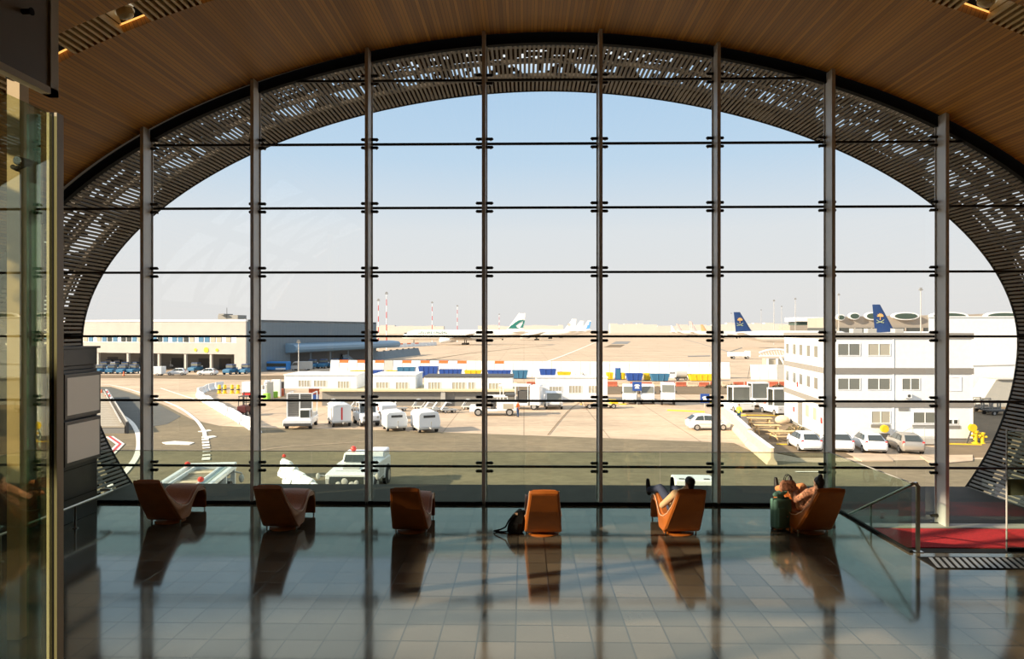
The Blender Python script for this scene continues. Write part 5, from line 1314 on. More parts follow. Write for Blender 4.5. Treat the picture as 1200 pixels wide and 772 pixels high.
# wrapped plastic barriers just outside
random.seed(3)
for k, (px, py, s) in enumerate(((336, 559, .9), (342, 568, 1.0), (351, 577, 1.0), (361, 586, 1.05), (372, 596, 1.05))):
    g = G(px, py); t = thing('plastic_barrier', 'white plastic-wrapped barrier in the short slanting row outside the second column', 'barrier', tuple(g), math.radians(-52), 'plastic-wrapped barriers outside the second column')
    m = MB(); m.loft([[(x, y * w, z) for y, z in ((-.38, 0), (-.38, .2), (-.22, .55), (-.2, 1.05 * s), (-.08, 1.22 * s), (.08, 1.22 * s), (.2, 1.05 * s), (.22, .55), (.38, .2), (.38, 0))] for x, w in ((-.72, .6), (-.66, 1), (-.3, .92), (0, 1.02), (.3, .92), (.66, 1), (.72, .6))]); m.build('barrier_body', t, M_whitem, smooth=True)
    for x in (-.35, .35): m = MB(); m.bx(x - .04, x + .04, -.30, .30, .3, .42); m.build('strap', t, M_lgrey)
    if k == 0: m = MB(); m.ball((-.5, 0, 1.3), .12, 10, 6); m.build('red_lamp', t, M_redlamp); t['label'] = 'white plastic-wrapped barrier with a red lamp on top, outside the second column'; del t['group']
# ---- the long white windscreen fence, panel by panel
def fence(name, label, p0, p1, h, pitch, mat, lean=.6, skip=(), tops=None, stripes=False):
    a, b = G(*p0), G(*p1); d = b - a; L = d.length; n = int(L / pitch); t = thing(name, label, 'fence', tuple(a), math.atan2(d.y, d.x))
    for i in range(n):
        if i in skip: continue
        x = i * L / n; m = MB(); m.prism([(0, 0), (.1, 0), (lean + .1, h), (lean, h)], 'x', x + .05, x + L / n - .05)
        if n > 95: continue
        pn = m.build('fence_panel', t, mat if not isinstance(mat, dict) else mat.get(i, mat[0]))
        if tops and i in tops: m = MB(); m.prism([(lean - .13, h - .55), (lean - .05, h - .55), (lean + .08, h + .03), (lean - .03, h + .03)], 'x', x + .05, x + L / n - .05); m.build('orange_top', pn, M_orange)
    m = MB(); m.bx(0, L, .6, .75, .2, .35)
    for i in range(0, n + 1, 2): m.bar((i * L / n, 1.8, 0), (i * L / n, lean, h * .9), .08, .08)
    m.build('rear_braces', t, M_grey)
    if stripes:
        for i in range(0, n, 2): m = MB(); x = i * L / n; m.bx(x, x + L / n * .5, lean - .14, lean + .14, h - .05, h + .22); m.build('dark_cap', t, M_dgrey)
    return t
hF = ZZ(423, G(640, 441).y) - ZG
fence('blast_fence', 'long white leaning panel fence across the middle of the apron', (386, 439.5), (856, 443.5), hF, 1.9, {0: M_whitem, 6: M_lgrey}, tops=(1, 3, 5, 8, 10, 12, 14, 18), lean=.7)
fence('blast_fence', 'short white and grey panel fence just left of the office block', (880, 444.5), (922, 444.5), hF * .9, 1.6, {0: M_whitem, 3: M_lgrey, 4: M_lgrey}, lean=.5)
fence('blast_fence', 'grey shaded panel fence with dark caps running away from the hangar', (405, 427), (493, 415.5), 2.6, 3.2, M_flank, lean=.9, stripes=True)
fence('striped_barrier', 'pale fence with orange bands in front of the big aircraft\'s nose', (452, 407.5), (512, 404.5), 2.0, 4.5, M_whitem, tops=(0, 2, 3, 5, 7), lean=.2)
# ---- containers and skips in front of the fence
def skip_(px0, px1, pt, pb, mat, label, group='coloured skips in front of the white fence'):
    g = G(px0, pb); x1 = XX(px1, g.y); L = x1 - g.x; h = ZZ(pt, g.y) - ZG
    t = thing('skip_container', label, 'container', tuple(g), 0, group)
    m = MB(); w = 1.8; e = min(.35, L * .12)
    m.loft([[(e, 0, .12), (L - e, 0, .12), (L - e, w, .12), (e, w, .12)], [(0, -.1, h), (L, -.1, h), (L, w + .1, h), (0, w + .1, h)], [(.12, 0, h), (L - .12, 0, h), (L - .12, w, h), (.12, w, h)], [(e + .1, .1, .25), (L - e - .1, .1, .25), (L - e - .1, w - .1, .25), (e + .1, w - .1, .25)]])
    m.build('skip_body', t, mat)
    m = MB(); n = max(2, int(L / .9))
    for i in range(1, n): m.bar((e + (L - 2*e) * i / n, -.03, .12), (L * i / n, -.13, h - .05), .08, .06)
    m.build('ribs', t, mat)
    m = MB(); m.bx(e, L - e, .1, w - .1, 0, .12); m.build('runner', t, M_dgrey)
    return t
SK = [(410, 428, 434.5, 442, M_yellow, 'yellow'), (430, 448, 434, 442.5, M_blue, 'blue'), (452, 464, 434.5, 442.5, M_yellow, 'yellow'), (465, 486, 430.5, 442.5, M_teal, 'teal'), (490, 513, 429.5, 443, M_blue, 'blue'), (514, 541, 433, 443, M_blue, 'blue'), (544, 564, 434, 443, M_yellow, 'yellow'),
      (571, 599, 434, 443.5, M_blue, 'blue'), (600, 619, 434, 444, M_teal, 'teal'), (632, 652, 432.5, 444.5, M_blue, 'blue'), (653, 669, 436, 444.5, M_yellow, 'yellow'), (711, 719, 436.5, 445, M_yellow, 'yellow'), (728, 733, 437, 445, M_yellow, 'yellow'), (734, 754, 437.5, 446.5, M_blue, 'blue'),
      (755, 763, 437.5, 446, M_yellow, 'yellow'), (763, 785, 438, 447, M_teal, 'teal'), (808, 842, 438.5, 446.5, M_yellow, 'yellow')]
for a, b, c, d, mt, nm in SK:
    skip_(a, b, c, d, mt, 'open %s skip standing in the row in front of the white panel fence' % nm, '%s skips in the row before the fence' % nm)
g = G(724.5, 445); t = thing('storage_cabinet', 'tall narrow blue cabinet in the skip row right of the fifth column', 'cabinet', tuple(g))
m = MB(); m.bx(-.5, .5, 0, 1, 0, 2.2); m.build('cabinet_body', t, M_blue, bevel=.04); m = MB(); m.bx(-.4, .4, -.03, 0, .2, 2.0); m.build('door', t, M_teal)
g = G(799, 446); t = thing('tank_wagon', 'grey-white rounded tank wagon left of the long yellow skip', 'wagon', tuple(g))
m = MB(); m.cyl((-1.0, .8, 1.1), (1.1, .8, 1.1), .62, n=18); m.build('tank', t, M_lgrey, bevel=.1); m = MB(); m.bx(-1.1, 1.2, .3, 1.3, .35, .55); m.build('chassis', t, M_dgrey)
for x in (-.7, .8): wheel(t, x, .3, .28, .18, -1)
g = G(676, 444.5); t = thing('scrap_heap', 'grey heap of metal frames between the yellow skip and the fifth column', 'scrap heap', tuple(g)); t['kind'] = 'stuff'
random.seed(9); m = MB()
for k in range(26): a = Vector((random.uniform(-.8, 2.6), random.uniform(0, 1.5), random.uniform(.1, .9))); m.bar(a, a + Vector((random.uniform(-.9, .9), random.uniform(-.4, .4), random.uniform(-.1, .6))), .1, .08)
m.build('frames', t, M_grey)
g = G(788, 445); t = thing('notice_board', 'white notice board with a dark line of print before the fence', 'notice board', tuple(g))
m = MB(); m.bx(-.9, .9, -.03, .03, .7, 1.9); m.build('board', t, M_whitem); m = MB(); m.bx(-.5, .5, -.04, -.03, 1.2, 1.4); m.build('print', t, M_dgrey)
for x in (-.8, .8): m = MB(); m.bx(x - .04, x + .04, 0, .05, 0, .7); m.build('post', t, M_lgrey)
# ---- carts under the loading dock
def cart(px, py, rz, label, group):
    t = thing('dock_cart', label, 'cart', group=group)
    m = MB(); m.bx(-.9, .9, -.5, .5, .3, .4); m.build('deck', t, M_lgrey)
    m = MB(); m.bar((-.9, 0, .4), (-.3, 0, 1.2), .5, .06); m.bar((-.3, 0, 1.2), (.3, 0, 1.1), .4, .06); m.build('tilted_frame', t, M_white)
    m = MB(); m.tube([(.9, 0, .35), (1.5, 0, .25)], .03, 6); m.build('tow_bar', t, M_grey)
    for s_ in (-1, 1): wheel(t, -.5, s_ * .42, .2, .12, s_); wheel(t, .5, s_ * .42, .2, .12, s_)
    place(t, px, py, rz); return t
gq = 'small white carts below the loading dock'
for k, px in enumerate((392, 405, 419, 432, 446, 468, 492, 503, 516, 550)): cart(px, 479.5 + (k * 7 % 3), -30 + 25 * (k % 3), 'small white cart with a tilted frame parked against the grey loading dock', gq)
for k, px in enumerate((505, 526)): cart(px, 483.5, 20, 'small white cart standing forward of the loading dock near its middle', 'two carts forward of the dock')
# ---- yellow bollards, clutter left
for k, px in enumerate((257, 263.5, 272, 279)):
    g = G(px, 461); t = thing('bollard', 'short yellow bollard inside the curved barrier line', 'bollard', tuple(g), 0, 'yellow bollards inside the curved barriers')
    m = MB(); m.lathe([(.01, 0), (.34, 0), (.34, .12), (.24, .16), (.24, 1.2), (.16, 1.3), (.01, 1.32)], 14); m.build('bollard_post', t, M_yellow, smooth=True); m = MB(); m.lathe([(.245, .5), (.25, .5), (.25, .7), (.245, .7)], 14); m.build('dark_band', t, M_dgrey)
g = G(291, 463); t = thing('machine_box', 'plain white machine housing on a red base behind the forklift', 'machine', tuple(g))
m = MB(); m.bx(-.95, .95, 0, 1.6, .35, 1.9); m.build('housing', t, M_white, bevel=.06); m = MB(); m.bx(-.9, .9, .1, 1.5, 0, .35); m.build('base', t, M_red)
random.seed(14)
cols_ = [M_whitem, M_whitem, M_lgrey, M_grey, M_green, M_whitem, M_dgrey, M_cream, M_brick]
for k in range(16):
    px = random.uniform(307, 331); py = random.uniform(458, 471); g = G(px, py); mt = cols_[k % len(cols_)]; nm = {0: 'white', 1: 'white', 2: 'pale grey', 3: 'grey', 4: 'lime green', 5: 'tall white', 6: 'black', 7: 'cream', 8: 'rust red'}[k % 9]
    t = thing('stacked_crate', '%s crate or frame in the jumble left of the louvred truck' % nm, 'crate', tuple(g), random.uniform(0, 3), '%s crates in the jumble' % nm)
    w, h = random.uniform(.35, .7), random.uniform(.7, 2.6)
    m = MB(); m.bx(-w, w, -.3, .3, .1, h); m.build('crate_body', t, mt, bevel=.04)
    m = MB(); m.bx(-w - .03, w + .03, -.33, .33, 0, .1); m.build('pallet', t, M_wood)
g = G(368, 470); t = thing('poster_stand', 'brown and blue poster stand under the end of the loading dock', 'stand', tuple(g))
m = MB(); m.bx(-.7, .7, 0, .1, .9, 2.1); m.build('upper_board', t, M_brick); m = MB(); m.bx(-.8, .6, -.02, .12, .2, .9); m.build('lower_board', t, M_blue)
# ---- picnic tables
def picnic(label):
    t = thing('picnic_table', label, 'picnic table')
    m = MB()
    for k in range(5): m.bx(-1.0, 1.0, -.38 + .155 * k, -.24 + .155 * k, .72, .77)
    m.build('table_top', t, M_wood)
    for s_ in (-1, 1): m = MB(); m.bx(-1.0, 1.0, s_ * .75 - .14, s_ * .75 + .14, .42, .46); m.build('bench', t, M_wood)
    for x in (-.75, .75):
        m = MB(); m.bar((x, -.75, 0), (x, -.2, .72), .09, .05); m.bar((x, .75, 0), (x, .2, .72), .09, .05); m.bar((x, -.85, .40), (x, .85, .40), .05, .09); m.build('trestle', t, M_wood)
    return t
p0 = picnic('wooden picnic table farthest back, behind the man in the yellow vest'); place(p0, 890, 499, -8); p0.scale = (1.15, 1.15, 1.05)
p1 = dup(p0, label='wooden picnic table in the middle of the three'); place(p1, 899, 508, -6)
p2 = dup(p0, label='wooden picnic table nearest the white hatchbacks'); place(p2, 918, 516, 6)
g = G(917, 496); m = MB(); m.ball((0, 0, .35), (.75, .6, .5), 14, 8); o = m.build('boulder', None, M_cream, smooth=True); o.location = g; tag(o, 'pale boulder on the terrace behind the picnic tables', 'boulder')
def bush(px, py, r, h, label, n=160, col=(.10, .09, .035)):
    g = G(px, py); t = thing('bush', label, 'bush', tuple(g)); rr = random.Random(px)
    m = MB()
    for k in range(n):
        a = rr.uniform(0, 2*PI); q = r * math.sqrt(rr.random()); z = h * rr.uniform(.1, 1) * (1 - .5 * (q / r) ** 2); c = Vector((q * math.cos(a), q * math.sin(a) * .6, z)); u = Vector((rr.uniform(-1, 1), rr.uniform(-1, 1), rr.uniform(-.4, 1))).normalized() * .14; v = u.cross(Vector((rr.uniform(-1, 1), rr.uniform(-1, 1), 1))).normalized() * .07
        m.add([c - u, c + v, c + u, c - v], [(0, 1, 2, 3)])
    m.build('foliage', t, mk('bush_leaf', col, .8), recalc=False)
    m = MB()
    for k in range(6): m.tube([(0, 0, 0), (rr.uniform(-r, r) * .6, rr.uniform(-r, r) * .3, h * .8)], .025, 5)
    m.build('stems', t, M_wood)
bush(933, 509, .9, .9, 'low dry shrub against the side of the office block'); 
for k, (px, w) in enumerate(((833, 7), (858, 10), (885, 8), (912, 7))): bush(px, 455, w / 7.5, .8, ['dark shrub left of the sixth column by the barrier line', 'dark shrub between the sixth column and the cab-framed trucks', 'dark shrub behind the middle cab-framed truck', 'dark shrub beside the short panel fence'][k], 200, (.05, .05, .03))
# ---- yellow hydrant group and post
def hydrant(px, py, s, label):
    g = G(px, py); t = thing('hydrant', label, 'hydrant', tuple(g)); t.scale = (s, s, s)
    m = MB(); m.lathe([(.01, 0), (.3, 0), (.3, .1), (.18, .14), (.18, .9), (.26, .95), (.26, 1.1), (.01, 1.15)], 14); m.build('standpipe', t, M_yellow, smooth=True)
    for s_ in (-1, 1): m = MB(); m.cyl((0, 0, .7), (s_ * .4, -.1, .7), .1, n=10); m.build('outlet', t, M_yellow)
hydrant(1143, 520, 1.0, 'yellow standpipe right of the office block, nearer the lattice'); hydrant(1151, 520, .85, 'smaller yellow standpipe beside the lattice edge')
g = G(1127, 517); t = thing('hose_reel', 'yellow hose reel stand at the right corner of the office block', 'hose reel', (g.x, g.y - 1.4, ZG))
m = MB(); m.lathe([(.18, -.12), (.32, -.12), (.32, -.08), (.2, -.06), (.2, .06), (.32, .08), (.32, .12), (.18, .12)], 18); m.v = [Vector((v.x, v.z, v.y + 1.35)) for v in m.v]; m.build('reel', t, M_yellow)
m = MB(); m.bar((-.5, 0, 0), (0, 0, 1.4), .08, .08); m.bar((.5, 0, 0), (0, 0, 1.4), .08, .08); m.bar((0, 0, .3), (1.1, .2, .05), .1, .1); m.build('stand', t, M_dgrey)
g = G(1030, 517); t = thing('yellow_trolley', 'round yellow fire trolley against the office block wall above the third car', 'trolley', (g.x, g.y - .9, ZG))
m = MB(); m.cyl((0, -.15, 1.2), (0, .15, 1.2), .32, n=20); m.build('drum', t, M_yellow, bevel=.03); m = MB(); m.bx(-.35, .35, -.2, .2, .3, .8); m.build('frame', t, M_dgrey)
# ---- traffic cones and signs
def cone(px, py, label, s=1.0):
    g = G(px, py); t = thing('traffic_cone', label, 'cone', tuple(g)); t.scale = (s,) * 3
    m = MB(); m.lathe([(.01, .03), (.16, .03), (.04, .7), (.01, .71)], 14); m.build('cone_body', t, M_orange, smooth=True); m = MB(); m.bx(-.2, .2, -.2, .2, 0, .04); m.build('base', t, M_dgrey); m = MB(); m.lathe([(.115, .26), (.12, .26), (.085, .42), (.08, .42)], 14); m.build('white_band', t, M_whitem)
cone(896.5, 478.5, 'orange traffic cone in front of the second cab-framed truck', 1.2); cone(145, 440.5, 'orange traffic cone in front of the blue tractors', 1.4); cone(119, 463, 'orange traffic cone at the top end of the covered walkway, left one', 1.2); cone(123.5, 470, 'orange traffic cone at the head of the walkway railing', 1.2)
# ---- covered walkway lower left
g0 = G(128, 509); g1 = G(100, 460)
t = thing('covered_walkway', 'ribbed low walkway roof with a dark railing at the left of the road', 'walkway', (G(146, 508).x, G(146, 508).y, ZG)); O_ = Vector(t.location)
A1, B1 = G(146, 508) - O_, G(124, 466) - O_; A2, B2 = G(114, 508) - O_, G(95, 466) - O_
m = MB(); n = 22
for i in range(n):
    p = A1.lerp(B1, i / n); q = A1.lerp(B1, (i + .75) / n); r_ = A2.lerp(B2, (i + .75) / n); s_ = A2.lerp(B2, i / n)
    m.loft([[(p.x, p.y, .55), (q.x, q.y, .55), (r_.x, r_.y, .55), (s_.x, s_.y, .55)], [(p.x, p.y, .7), (q.x, q.y, .7), (r_.x, r_.y, .7), (s_.x, s_.y, .7)]])
m.build('ribbed_roof', t, mk('walkway_slat', (.40, .36, .29), .8))
m = MB(); m.prism([(A1.x, A1.y), (B1.x, B1.y), (B2.x, B2.y), (A2.x, A2.y)], 'z', 0, .5); m.build('base', t, M_grey)
m = MB(); m.bar(A1 + Vector((.25, 0, .5)), B1 + Vector((.25, 0, .5)), .25, 1.1); m.build('side_screen', t, M_dgrey)
m = MB(); m.bar(A1 + Vector((.25, 0, 1.1)), B1 + Vector((.25, 0, 1.1)), .12, .08); m.bar(A1 + Vector((-.3, 0, 1.0)), B1 + Vector((-.3, 0, 1.0)), .1, .06); m.build('railing', t, M_lgrey)
for k in range(5):
    p = A1.lerp(B1, .62 + .08 * k); m = MB(); m.bar(p + Vector((.0, 0, 1.15)), A1.lerp(B1, .66 + .08 * k) + Vector((.0, 0, 1.2)), .14, .12); m.build('chevron', t, M_red if k % 2 else M_whitem)
# ---- dark trolleys right of the block
for k, (px, py) in enumerate(((1146, 480), (1156, 483), (1166, 486))):
    g = G(px, py); t = thing('baggage_dolly', 'dark empty baggage dolly in the group right of the office block', 'dolly', tuple(g), .25, 'dark dollies right of the office block')
    m = MB(); m.bx(-1.2, 1.2, -.7, .7, .45, .6); m.build('deck', t, M_dgrey)
    m = MB()
    for x in (-1.1, 0, 1.1): m.bx(x - .05, x + .05, -.7, -.6, .6, 1.4); m.bx(x - .05, x + .05, .6, .7, .6, 1.4)
    m.bar((-1.1, -.65, 1.4), (1.1, -.65, 1.4), .08, .08); m.bar((-1.1, .65, 1.4), (1.1, .65, 1.4), .08, .08); m.build('stake_rails', t, M_grey)
    for s_ in (-1, 1): wheel(t, -.8, s_ * .6, .25, .15, s_); wheel(t, .8, s_ * .6, .25, .15, s_)
# ---- lamp masts
def mast(px, pt, pb, label, striped_=False, r=.28, y=None):
    r *= .72
    g = G(px, pb) if y is None else Vector((XX(px, y), y, ZG)); h = ZZ(pt, g.y) - ZG; t = thing('lamp_mast', label, 'mast', tuple(g))
    if striped_:
        n = 9
        for k in range(n): m = MB(); m.cyl((0, 0, h * k / n), (0, 0, h * (k + 1) / n), r * (1 - .5 * k / n), r * (1 - .5 * (k + 1) / n), n=8); m.build('mast_segment', t, M_red if k % 2 else M_whitem)
    else: m = MB(); m.cyl((0, 0, 0), (0, 0, h), r, r * .5, n=8); m.build('pole', t, M_lgrey)
    w = r * 2.6; m = MB(); m.bx(-w, w, -r, r, h - r * 2, h - r * .5); m.bx(-w * .7, w * .7, -r, r, h + r * .5, h + r * 1.5); m.cyl((0, 0, h - r * 2), (0, 0, h + r * 2), r * .4, n=6); m.build('lamp_head', t, M_grey)
mast(350, 400, 438.5, 'plain pale pole in front of the hangar flank canopy', r=.22)
mast(443.5, 351, 0, 'red and white banded mast nearer the hangar end, shorter one', True, .38, y=330)
mast(453, 343, 0, 'tall red and white banded mast between the hangar and the big aircraft', True, .38, y=320)
mast(506.5, 354, 0, 'banded mast rising behind the front fuselage of the big aircraft', True, .40, y=480)
mast(536, 358, 0, 'banded mast behind the wing of the big aircraft', True, .40, y=520)
mast(585, 368, 0, 'short banded mast behind the rear fuselage of the big aircraft', True, .40, y=700)
mast(907, 352, 0, 'thin grey lamp mast right of the first dark blue tail', r=.35, y=430)
mast(916, 359, 0, 'thin short lamp mast between two taller ones right of the first blue tail', r=.35, y=600)
mast(932, 350, 0, 'thin grey lamp mast just left of the seventh window column', r=.35, y=430)
mast(983, 345, 0, 'grey lamp mast just right of the seventh window column', r=.32, y=330)
mast(1079, 339, 0, 'grey lamp mast between the second blue tail and the eighth column', r=.35, y=250)
mast(857, 367, 0, 'faint lamp mast just left of the first blue tail', r=.4, y=800)
mast(892, 363, 0, 'faint lamp mast just right of the first blue tail', r=.4, y=800)
# ---- jet bridge / arched stair truck near the block
g = G(905, 440); t = thing('boarding_bridge', 'white boarding bridge with an arched truss left of the office block', 'boarding bridge', (G(905, 430).x, G(905, 430).y, ZG))
d = t.location.y; u = 800 / d; z_ = lambda py: (EYE - ZG) - (py - 386) / u
m = MB(); n = 12; arc = [(-15/u + 38/u * i / n, 0, z_(415) + math.sin(PI * (.1 + .8 * i / n)) * 6/u) for i in range(n + 1)]
m.tube(arc, .25, 8); m.tube([(p[0], p[1], z_(417)) for p in arc], .2, 6)
for i in range(0, n, 1): m.bar(arc[i], (arc[i+1][0], 0, z_(417)), .12, .12)
m.build('arched_truss', t, M_white)
m = MB(); m.bx(-6/u, 26/u, .5, 3.5, z_(430), z_(420)); m.build('tunnel', t, M_curt)
m = MB()
for x in (-5, 6, 16): m.bx(x/u - .2, x/u + .2, 0, .4, 0, z_(420))
m.bar((9/u, 0, z_(418)), (20/u, 0, z_(438)), .4, .4); m.build('legs', t, M_white)
g = G(866, 420.5); t = thing('deicing_truck', 'small white truck with long booms far out by the taxiway line', 'truck', tuple(g)); m = MB(); m.bx(-3.5, 2, -1, 1, .8, 2.2); m.bx(2, 3.5, -1, 1, .6, 2.6); m.build('truck_body', t, M_white, bevel=.1)
m = MB(); m.bar((-3, 0, 2.3), (1, 0, 3.6), .3, .3); m.build('boom', t, M_grey)
for s_ in (-1, 1):
    for x in (-2, 2.5): wheel(t, x, s_ * .9, .45, .3, s_)
# ---- far small vans in front of the terminal
random.seed(31)
M_mix = [M_whitem, M_lgrey, M_whitem, M_grey, M_cream]
for k in range(34):
    px = 940 + k * 4.3; y = 205 + 22 * (k % 4) + random.uniform(-3, 3); x = XX(px, y)
    t = thing('service_vehicle', 'tiny pale service vehicle in the crowded area before the far terminal', 'vehicle', (x, y, ZG), random.choice((0, .1, -.1)), 'tiny vehicles before the far terminal')
    L, H = random.uniform(3.6, 4.4), random.uniform(2.2, 3.6); m = MB(); m.prism([(-L/2, .5), (L/2, .5), (L/2, 1.4), (L/2 - .8, H), (-L/2, H)], 'y', -1, 1); m.build('vehicle_body', t, M_mix[k % 5], bevel=.1)
    m = MB(); m.bx(-L/2 + .5, L/2 - 1.2, -1.02, 1.02, H * .6, H * .82); m.build('window_strip', t, M_win)
    for s_ in (-1, 1): wheel(t, -L * .3, s_ * .9, .4, .25, s_); wheel(t, L * .3, s_ * .9, .4, .25, s_)

# ================================================================== people on the apron
def standing(px, py, rz, label, vest, leg, arms):
    g = G(px, py); t = thing('person', label, 'person', (g.x, g.y, ZG), math.radians(rz))
    B = MB(); q = head(B, (0, .01, 1.64), (0, 1, -.1), (0, 0, 1)); capsule(B, (0, 0, 1.44), (0, 0, 1.56), .055, .052); chain(B, [(0, 0, .95), (0, 0, 1.2), (0, 0, 1.40)], [.12, .11, .10])
    for k, s_ in enumerate((-1, 1)):
        sh, el, wr = [Vector((s_ * abs(v[0]), v[1], v[2])) for v in arms[k]]; chain(B, [sh, el, wr], [.05, .04, .03]); hand(B, wr, wr - el, (0, 0, 1), (0, 1, 0))
        chain(B, [(s_ * .09, 0, .92), (s_ * .10, .02, .50), (s_ * .11, -.02 + s_ * .08, .09)], [.08, .055, .04])
    fuse(B, 'body', t, M_skin, .012, 2)
    S = MB(); chain(S, [(0, 0, .92), (0, 0, 1.15), (0, 0, 1.38)], [.16, .155, .12]); capsule(S, (-.15, 0, 1.38), (.15, 0, 1.38), .075, .075)
    for k, s_ in enumerate((-1, 1)):
        sh, el, wr = [Vector((s_ * abs(v[0]), v[1], v[2])) for v in arms[k]]; chain(S, [sh, el, el.lerp(wr, .8)], [.07, .055, .045])
    fuse(S, 'vest', t, vest, .018, 3)
    L = MB(); capsule(L, (-.08, 0, .92), (.08, 0, .92), .12, .12)
    for s_ in (-1, 1): chain(L, [(s_ * .09, 0, .88), (s_ * .10, .02, .50), (s_ * .11, -.02 + s_ * .08, .12)], [.11, .08, .065])
    fuse(L, 'trousers', t, leg, .018, 3)
    m = MB(); m.lathe([(.17, 1.02), (.175, 1.02), (.175, 1.07), (.17, 1.07)], 16); m.build('reflective_band', t, M_lgrey)
    for s_ in (-1, 1): m = MB(); capsule(m, (s_ * .11, -.06 + s_ * .08, .05), (s_ * .12, .14 + s_ * .08, .045), .05, .045); fuse(m, 'shoe', t, M_shoe, .015, 1)
    H = MB(); capsule(H, q(0, -.03, .045), q(0, .0, .055), .082, .076, 14); fuse(H, 'hair', t, M_hair, .014, 1)
M_ovest = mk('orange_vest', (.95, .22, .06), .7); M_yvest = mk('yellow_vest', (.80, .85, .05), .7)
standing(607, 488.3, 60, 'man in an orange vest and dark trousers standing beside the open pickup', M_ovest, M_navy, [((.2, 0, 1.36), (.26, .05, 1.10), (.2, .28, 1.08)), ((.2, 0, 1.36), (.27, 0, 1.1), (.25, .1, .86))])
standing(866, 493, 150, 'person in a yellow vest and jeans walking past the cab-framed truck', M_yvest, M_teal, [((.2, 0, 1.36), (.27, .0, 1.1), (.3, .15, .95)), ((.2, 0, 1.36), (.27, -.05, 1.1), (.28, -.15, .9))])
# ================================================================== aircraft. local: nose towards -x, length along x, tail at +x
M_airw = mk('aircraft_white', (.86, .86, .84), .3, coat=.4)
M_jade = mk('jade_green', (.02, .17, .15), .4); M_tailblue = mk('tail_blue', (.012, .045, .16), .35); M_gold = mk('gold_emblem', (.72, .42, .16), .5); M_airgrey = mk('aircraft_grey', (.40, .41, .42), .4)
def plane(name, label, L=70, R=3.1, body=M_airw, tail=M_airw, finh=9.0, engines=2, detail=True, wing=True):
    t = thing(name, label, 'aircraft')
    zc = R + 2.6
    st = [(-.5, .02, -.45), (-.49, .25, -.38), (-.47, .50, -.28), (-.44, .75, -.14), (-.40, .94, -.03), (-.35, 1, 0), (.15, 1, 0), (.25, .93, .07), (.35, .72, .26), (.43, .45, .45), (.49, .18, .62), (.505, .04, .68)]
    m = MB(); n = 20; m.loft([[(x * L, R * k * math.cos(2*PI*i/n), zc + R * o * .9 + R * k * math.sin(2*PI*i/n)) for i in range(n)] for x, k, o in st]); m.build('fuselage', t, body, smooth=True)
    x0 = .33 * L; m = MB(); zt = zc + R * .75; b = .34
    m.loft([[(x0 + c * cx_ + off, th * w, z) for c, w in ((0, 0), (.15, 1), (.5, .9), (1, 0), (.5, -.9), (.15, -1))] for z, cx_, off, th in ((zt, .155 * L, -.02 * L, b), (zt + finh * .12, .125 * L, .01 * L, b), (zt + finh, .05 * L, .10 * L, b * .5))]); fin = m.build('tail_fin', t, tail)
    for s_ in (-1, 1):
        m = MB(); m.loft([[(.37 * L + o + c * cc, s_ * y, z + w * th) for c, w in ((0, 0), (.3, 1), (1, 0), (.3, -1))] for y, cc, o, z, th in ((.5, .10 * L, 0, zc + R * .5, .3), (.15 * L, .035 * L, .085 * L, zc + R * .7, .12))]); m.build('tailplane', t, body)
        if wing:
            m = MB(); m.loft([[(-.12 * L + o + c * cc, s_ * y, z + w * th) for c, w in ((0, 0), (.3, 1), (1, 0), (.3, -1))] for y, cc, o, z, th in ((R * .6, .19 * L, 0, zc - R * .6, .8), (.17 * L, .09 * L, .09 * L, zc - R * .35, .4), (.43 * L, .025 * L, .25 * L, zc + R * .35, .12))]); m.build('wing', t, M_airgrey)
            if engines:
                m = MB(); ex, ey, ez = -.13 * L, s_ * .145 * L, zc - R * .95; rr = R * .55
                m.loft([m.ring((ex + a, ey, ez), (1, 0, 0), rr * k, 20) for a, k in ((-2.6, .86), (-2.2, 1), (0, 1), (2.2, .8), (3.2, .55))]); e_ = m.build('engine', t, body, smooth=True)
                m = MB(); m.cyl((ex - 2.65, ey, ez), (ex - 2.5, ey, ez), rr * .8, n=20); m.build('intake', e_, M_dgrey)
    if detail:
        for gx_, gy_ in ((-.40 * L, 0), (.01 * L, -3.2), (.01 * L, 3.2)):
            m = MB(); m.cyl((gx_, gy_, 1.0), (gx_, gy_, zc - R * .8), .22, n=8); m.mat(M_tyre)
            for dx in ((-.9, 0, .9) if gx_ > -.2 * L else (0,)):
                for sy in (-.4, .4): m.cyl((gx_ + dx * 1.2, gy_ + sy - .2, .62), (gx_ + dx * 1.2, gy_ + sy + .2, .62), .62, n=14)
            m.mats = m.mats or [M_tyre]; m.build('landing_gear', t)
        m = MB()
        for i in range(int(L * .62 / 1.1)):
            x = -.36 * L + i * 1.1; m.bx(x, x + .4, -R * 1.003, -R * .98, zc + .45, zc + .95)
        m.build('cabin_windows', t, M_grey)
        m = MB(); m.bx(-.472 * L, -.452 * L, -R * .52, R * .52, zc + R * .20, zc + R * .42); m.build('cockpit_window', t, M_win)
    return t, fin, zt, zc
def put(t, px, y, rz, s=1.0):
    t.location = (XX(px, y), y, ZG); t.rotation_euler = (0, 0, math.radians(rz)); t.scale = (s,) * 3; return t
